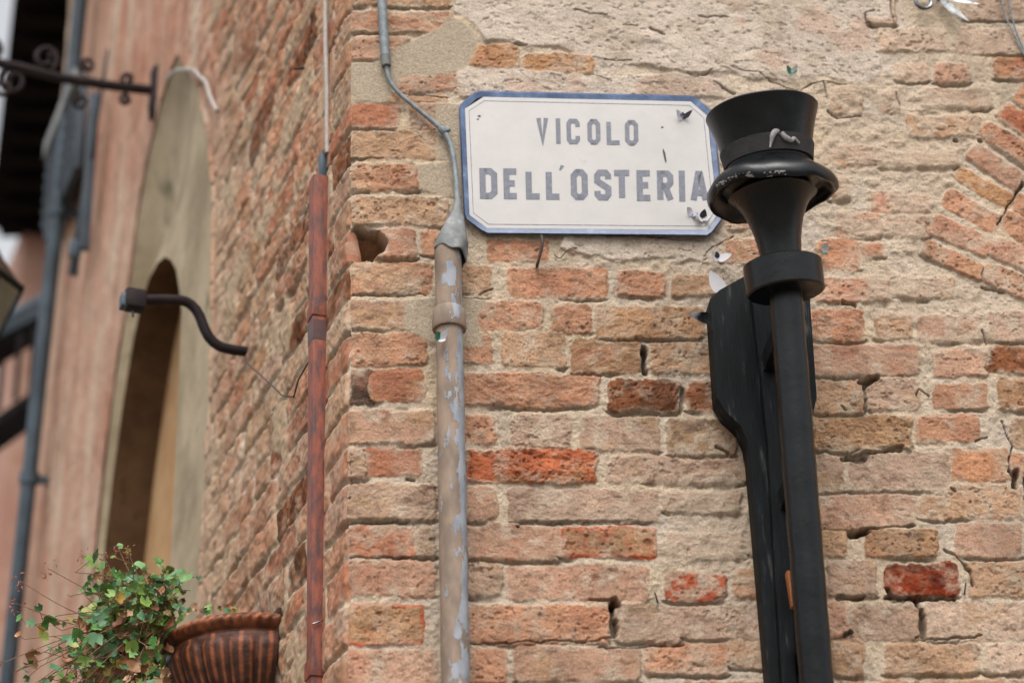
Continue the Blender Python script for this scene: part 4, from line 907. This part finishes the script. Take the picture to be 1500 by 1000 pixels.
# lantern hanging from it
def lan(x, y): return TP(x, y, TB)
lt = thing('street_lantern', 'dark metal lantern with dusty grey panes hanging at the left edge', 'lantern', lan(-28, 330))
cL = lan(-28, 424); kx = .0018
mb = MB(); mb.tube([lan(-28, 80), lan(-28, 330)], .005, 8); mb.make('hanging_rod', M_IRON, lt, angle=.8)
mb = MB(); mb.lathe(cL, vZ, [(0, .118), (.012, .120), (.03, .10), (.10, .055), (.15, .03), (.17, .012), (.19, .01)], 6, xd=vFd); mb.make('hood', M_BLACK, lt)
mb = MB(); mb.lathe(cL, vZ, [(-.155, .052), (-.004, .108)], 6, xd=vFd); mb.make('pane', M_GLASS, lt)
mb = MB()
for k in range(6):
    a = math.pi / 3 * k; u = vFd * math.cos(a) + vFn * math.sin(a); mb.tube([cL + u * .112 - vZ * .002, cL + u * .055 - vZ * .158], .006, 6)
mb.lathe(cL, vZ, [(-.175, .0), (-.172, .05), (-.150, .058), (-.148, .05)], 6, xd=vFd); mb.make('frame', M_BLACK, lt)
# pale cord on the wall by the niche head
mb = MB(); mb.tube(spline([LP(x, y, .018) for x, y in ((244, 118), (252, 108), (262, 103), (283, 103), (292, 112), (302, 122), (308, 142), (318, 163))], 6), .0062, 8); tag(mb.make('cord', M_PALE, angle=.8), 'thick pale cord pinned in a zigzag over the head of the niche', 'cord')
mb = MB(); mb.tube([LP(445, 100, .002), LP(432, 101, .03)], .003, 8); tag(mb.make('nail', M_NAIL, angle=.8), 'small nail high in the side wall left of the thin pale cable', 'nail')

# dark drainpipe at the far end of the side wall
q0, q1 = LP(118, 0, .07), LP(10, 1000, .07); dr = (q0 - q1).normalized()
dk = thing('drainpipe', 'dark blue grey drainpipe at the far end of the pink side wall', 'drainpipe', (q1.x, q1.y, 0))
lo = q1 - dr * ((q1.z - .02) / dr.z); hi = q0 + dr * ((8.95 - q0.z) / dr.z)
mb = MB(); mb.tube([lo, q1, q0, hi], .026, 20); mb.make('pipe', M_PIPE2, dk, angle=.8)
for y in (330, 720):
    f = (y / 1000.); c_ = q0.lerp(q1, f); mb = MB(); mb.lathe(c_ - dr * .02, dr, [(0, .027), (0, .033), (.04, .033), (.04, .027)], 20); mb.box(c_ - vLn * .05, vLd, vLn, vZ, .01, .04, .012); mb.make('clamp', M_PIPE2, dk, angle=.6)
# shutter pushed open high on the side wall
za, zb = 6.44, 6.05
sh = thing('window_shutter', 'dark blue grey wooden shutter pushed open beside the far drainpipe', 'shutter', lp(3.0, za, .05))
mb = MB(); mb.box(lp(3.14, (za + zb) / 2, .055), vLd, vLn, vZ, .26, .014, (za - zb) / 2, .004)
for i in range(7): mb.box(lp(3.14, zb + .04 + i * .05, .074), vLd, vLn, (vZ + vLn * .5).normalized(), .24, .004, .022)
mb.make('panel', M_SHUT, sh, angle=.6)
mb = MB(); mb.box(lp(3.12, za - .03, .086), vLd, vLn, vZ, .25, .012, .035, .003); mb.make('top_rail', M_RAIL, sh, angle=.6)
mb = MB(); mb.tube([LP(158, 72, .05), LP(106, 404, .05)], [.004, .016], 8); mb.box(LP(131, 250, .05), vLd, vLn, vZ, .014, .016, .30, .003); mb.make('stay_bar', M_SHUT, sh, angle=.6)
mb = MB(); mb.box(LP(110, 365, .07), vLd, vLn, vZ, .012, .02, .03, .004); mb.make('latch', M_PIPE2, sh, angle=.6)

# ---------------------------------------------------------------- flower pot and trailing plant
PR = .195; PC = lp(.43 + PR, 3.492, .006)
pot = thing('flower_pot', 'brown fluted half bowl flower pot with a rope rim on the side wall', 'flower pot', PC - vZ * .22)
NF = 19
prof = [(-.235, .004), (-.235, .060), (-.228, .066), (-.222, .062)] + [(-.216 + .178 * f, .062 + .113 * math.sin(f * math.pi / 2) ** .80) for f in [i / 22 for i in range(23)]] + [(-.036, .172), (-.032, .169), (-.030, .172)] + [(-.028 + .030 * f, .174 + .014 * math.sin(f * math.pi)) for f in [i / 8 for i in range(9)]] + [(.003, .166), (-.004, .158), (-.035, .154)]
prof = [(a, q * PR / .186) for a, q in prof]
NS = 240
def potfn(th, i, r, a):
    if 4 <= i <= 26:
        f = (i - 4) / 22; u = abs(math.sin(th * NF / 2)); top = .84 + .12 * math.sqrt(max(0, 1 - (2 * abs(((th * NF / (2 * math.pi)) % 1) - .5)) ** 2))
        if f < top: r += .0065 * (1 - (1 - u) ** 2.2) * min(1, f * 6) * min(1, (top - f) * 12)
    if 31 <= i <= 38: r += .0026 * math.sin(th * 60 + i * .55) * math.sin((i - 30) / 9 * math.pi)
    return r, a
vs = []; cols = []; fs = []
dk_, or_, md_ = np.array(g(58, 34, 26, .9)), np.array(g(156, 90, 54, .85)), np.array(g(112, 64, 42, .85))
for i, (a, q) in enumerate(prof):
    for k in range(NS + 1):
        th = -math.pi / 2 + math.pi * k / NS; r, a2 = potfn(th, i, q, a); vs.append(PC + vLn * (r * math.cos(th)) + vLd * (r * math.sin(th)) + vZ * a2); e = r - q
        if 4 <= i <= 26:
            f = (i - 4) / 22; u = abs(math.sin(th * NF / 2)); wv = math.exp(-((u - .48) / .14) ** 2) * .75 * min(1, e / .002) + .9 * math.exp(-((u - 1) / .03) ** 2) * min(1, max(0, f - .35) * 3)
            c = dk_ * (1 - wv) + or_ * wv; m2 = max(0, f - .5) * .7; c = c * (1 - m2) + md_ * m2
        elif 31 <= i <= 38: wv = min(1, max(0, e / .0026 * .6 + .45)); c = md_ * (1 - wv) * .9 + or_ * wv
        else: c = md_ * .8
        cols += [float(c[0]), float(c[1]), float(c[2]), 1.0]
for i in range(len(prof) - 1):
    for k in range(NS): q = i * (NS + 1) + k; fs.append((q, q + 1, q + NS + 2, q + NS + 1))
o = mesh_obj('bowl', vs, fs, M_POT, pot, True); ca = o.data.color_attributes.new('Col', 'FLOAT_COLOR', 'POINT'); ca.data.foreach_set('color', cols)
mb = MB(); mb.prism([(x, y) for x, y in [(-PR * .98, .012), (-PR * .92, -.06), (-PR * .6, -.18), (-.066, -.23), (.066, -.23), (PR * .6, -.18), (PR * .92, -.06), (PR * .98, .012)]], PC, vLd, vZ, vLn, -.004, .004); mb.make('back_plate', M_SOIL, pot)
mb = MB(); mb.prism([(PR * .8 * math.cos(a), PR * .8 * math.sin(a)) for a in [math.pi * k / 24 for k in range(25)]], PC - vZ * .02, vLd, vLn, vZ, -.004, 0); mb.make('soil', M_SOIL, pot)

rg = random.Random(21)
M_PETAL = mat('dry_petals', g(150, 84, 66, .8), g(182, 118, 92, .8), rough=.7, scale=90)
gp = thing('trailing_geranium', 'straggly trailing geranium with green and withered leaves spilling left from the pot', 'plant', PC)
LV = []; LF = []; LC = []; st = MB(); fl = MB(); FC = []
def leaf(c, size, kind):
    nrm = Vector((rg.gauss(0, .55), rg.gauss(-.7, .4), rg.gauss(.1, .6))).normalized(); u = nrm.orthogonal().normalized(); a0 = rg.uniform(0, 6.28); v = nrm.cross(u); u, v = u * math.cos(a0) + v * math.sin(a0), -u * math.sin(a0) + v * math.cos(a0)
    if kind == 'g': col = [(84, 134, 66), (104, 150, 76), (74, 122, 74), (130, 164, 78), (96, 138, 98)][rg.randrange(5)]
    elif kind == 'y': col = [(160, 160, 72), (182, 150, 70), (140, 150, 70)][rg.randrange(3)]
    else: col = [(150, 96, 64), (176, 126, 88), (130, 80, 54), (186, 146, 108)][rg.randrange(4)]
    c3 = g(*col, .75); N_ = 15; k = len(LV); cup = rg.uniform(.1, .5) if kind != 'b' else rg.uniform(.6, 1.3); fold = rg.uniform(-.3, .3)
    LV.append(c); LC.append(tuple(x * .85 for x in c3) + (1,))
    for ring, rr_ in ((0, .55), (1, 1.0)):
        for i in range(N_):
            a = -2.6 + 5.2 * i / (N_ - 1); lob = 1 - .22 * (1 - abs(math.cos(a * 2.5 / 1.04 * .5 * 2))) ** 1.0 if ring else 1
            r = size * rr_ * lob * (1 + .08 * rg.uniform(-1, 1) * ring) * (1 + .12 * math.cos(a)); x, y = r * math.cos(a), r * math.sin(a)
            h = cup * (rr_ ** 2) * size * .5 + fold * abs(y); h += (rg.uniform(-.12, .12) * size if kind == 'b' else 0)
            LV.append(c + u * x + v * y + nrm * h); sh = rg.uniform(.9, 1.15) * (1.12 if ring else .95); LC.append(tuple(min(.9, q * sh) for q in c3) + (1,))
    for i in range(N_ - 1):
        LF.append((k, k + 1 + i, k + 2 + i)); LF.append((k + 1 + i, k + 1 + N_ + i, k + 2 + N_ + i, k + 2 + i))
def PT(x, y, dt=0): return TP(x, y, .60 + dt)
TARG = []
for _ in range(50): TARG.append((rg.gauss(176, 34), rg.gauss(880, 26), 'g'))
for _ in range(30): TARG.append((rg.gauss(180, 34), rg.gauss(935, 28), 'g'))
for _ in range(46): TARG.append((rg.gauss(150, 66), rg.gauss(1000, 34), 'm'))
TARG += [(110, 838, 'b'), (28, 850, 't'), (70, 832, 't'), (20, 882, 't'), (60, 905, 'b'), (40, 915, 'g'), (20, 985, 'g'), (42, 965, 'b'), (5, 970, 'b'), (262, 842, 'g'), (245, 870, 'g'), (240, 830, 'b'), (172, 800, 't'), (186, 802, 't'), (152, 815, 't'), (120, 812, 't'), (60, 975, 'g'), (90, 960, 'g'), (96, 990, 'm'), (130, 960, 'm')]
for x, y, kd in TARG:
    y = max(y, 812) if kd != 't' else y
    x = min(x, 256 if y < 880 else 206)
    dt = rg.uniform(-.10, .10); x0, y0 = rg.uniform(234, 256), rg.uniform(903, 912)
    mx_, my_ = (x + x0) / 2 + rg.uniform(-14, 14), min(y, y0) * .6 + max(y, y0) * .4 + rg.uniform(-18, 4) + (30 if kd == 't' else 0)
    P_ = spline([PT(x0, y0, 0), PT(mx_, my_, dt * .6), PT(x, y, dt)], 7); st.tube(P_, [  .0015 - .0008 * i / len(P_) for i in range(len(P_))], 5)
    if kd == 't':
        fl = MB()
        for _ in range(14):
            c = P_[-1] + Vector((rg.gauss(0, .007), rg.gauss(0, .006), rg.gauss(-.008, .010))); leaf_c = c; LVk = len(fl.v); a = Vector((rg.gauss(0, 1), rg.gauss(0, 1), rg.gauss(-.5, 1))).normalized(); b = a.orthogonal().normalized(); cc2 = a.cross(b)
            q = rg.uniform(.003, .006); fl.add([c - a * q, c + b * q * .3, c + a * q, c - b * q * .3, c + cc2 * q * .35, c - cc2 * q * .35], [(0, 1, 4), (1, 2, 4), (2, 3, 4), (3, 0, 4), (1, 0, 5), (2, 1, 5), (3, 2, 5), (0, 3, 5)])
        fl.make('dry_flower', M_PETAL, gp)
        continue
    nl = rg.randint(5, 9) if kd != 'b' else 4
    for j in range(nl):
        f = rg.uniform(.30, 1.0) if j else 1.0; c = P_[int(f * (len(P_) - 1))]; c2 = c + Vector((rg.gauss(0, .020), rg.gauss(0, .018), rg.gauss(.003, .018)))
        st.tube([c, c2], .0008, 4, False); q = rg.random(); low_ = y > 915
        kind = 'g' if kd == 'g' and q < .87 else 'y' if q < .92 else 'b'
        if kd == 'm' or low_: kind = 'g' if q < .66 else 'y' if q < .74 else 'b'
        if kd == 'b': kind = 'b' if q < .6 else 'g'
        leaf(c2, rg.uniform(.006, .012) if rg.random() < .7 else rg.uniform(.012, .019), kind)
for x in (270, 285, 305, 330, 345):       # bits showing over the rim
    for _ in range(3): leaf(PT(x + rg.uniform(-8, 8), 893 + rg.uniform(-4, 3), rg.uniform(-.06, .06)), rg.uniform(.006, .010), rg.choice('gby'))
me = bpy.data.meshes.new('foliage'); me.from_pydata([tuple(v) for v in LV], [], LF); ca = me.color_attributes.new('Col', 'FLOAT_COLOR', 'POINT'); ca.data.foreach_set('color', [float(q) for c in LC for q in c])
me.polygons.foreach_set('use_smooth', [True] * len(me.polygons)); me.materials.append(M_LEAF); o = bpy.data.objects.new('foliage', me); COL.objects.link(o); attach(o, gp)
st.make('stems', M_STEM, gp)

# ---------------------------------------------------------------- houses down the street
fh = thing('far_house', 'pink house far down the street under a deep dark timber eave', 'house', TP(60, 900, 8.0) * 1)
a0, b0 = TP(36, 350, 8.0), TP(260, 350, 8.0); ztop = TP(60, 330, 8.0).z
ctr = (a0 + b0) / 2; hwid = (b0 - a0).length / 2; dirx = Vector((b0.x - a0.x, b0.y - a0.y, 0)).normalized()
mb = MB(); mb.box((ctr.x + .3 * Ld[0], ctr.y + .3 * Ld[1], ztop / 2), dirx, vLd, vZ, hwid, .3, ztop / 2); mb.make('wall', M_PINK, fh)
def HPz(x, y, zc):
    r = ray(x, y); k = (zc - EYE) / r[2]; return Vector((r[0] * k, r[1] * k, zc))
Q = [HPz(25, -40, ztop), HPz(-2, 200, ztop), HPz(-18, 335, ztop), HPz(240, 332, ztop), HPz(240, -40, ztop)]
mb = MB(); n = 5; mb.add([q for q in Q] + [q + vZ * .25 for q in Q], [tuple(range(n)), tuple(range(n, 2 * n))[::-1]] + [(i, (i + 1) % n, n + (i + 1) % n, n + i) for i in range(n)]); mb.make('eave', M_EAVE, fh)
for i, y in enumerate(range(20, 335, 34)):
    a_, b_ = HPz(24 - y * .11 + 12, y, ztop), HPz(150, y, ztop); d = (b_ - a_); mb = MB(); mb.box((a_ + b_) / 2 - vZ * .035, d.normalized(), vZ.cross(d.normalized()), vZ, d.length / 2, .05, .034); mb.make('rafter', M_WOOD if False else M_EAVE, fh)
bl = thing('timber_balcony', 'dark balcony beams jutting out behind the far drainpipe at the left edge', 'balcony', TP(30, 500, 5.2))
for P_, r_ in (([(-40, 498), (78, 436)], .045), ([(-40, 536), (74, 470)], .06), ([(-40, 660), (66, 585)], .07)):
    a_, b_ = TP(*P_[0], 5.2), TP(*P_[1], 5.6); b_.z = a_.z + (b_.z - a_.z); mb = MB(); d = (b_ - a_).normalized(); mb.box((a_ + b_) / 2, d, vZ.cross(d).normalized(), d.cross(vZ.cross(d)).normalized(), (a_ - b_).length / 2, .05, r_ * .75, .006); mb.make('beam', M_TEAL if r_ < .05 else M_EAVE, bl, angle=.6)
for x, y0, y1 in ((5, 500, 600), (30, 490, 585), (52, 480, 580)):
    mb = MB(); mb.tube([TP(x, y0, 5.3), TP(x - 8, y1, 5.3)], .012, 8); mb.make('baluster', M_IRON, bl, angle=.8)
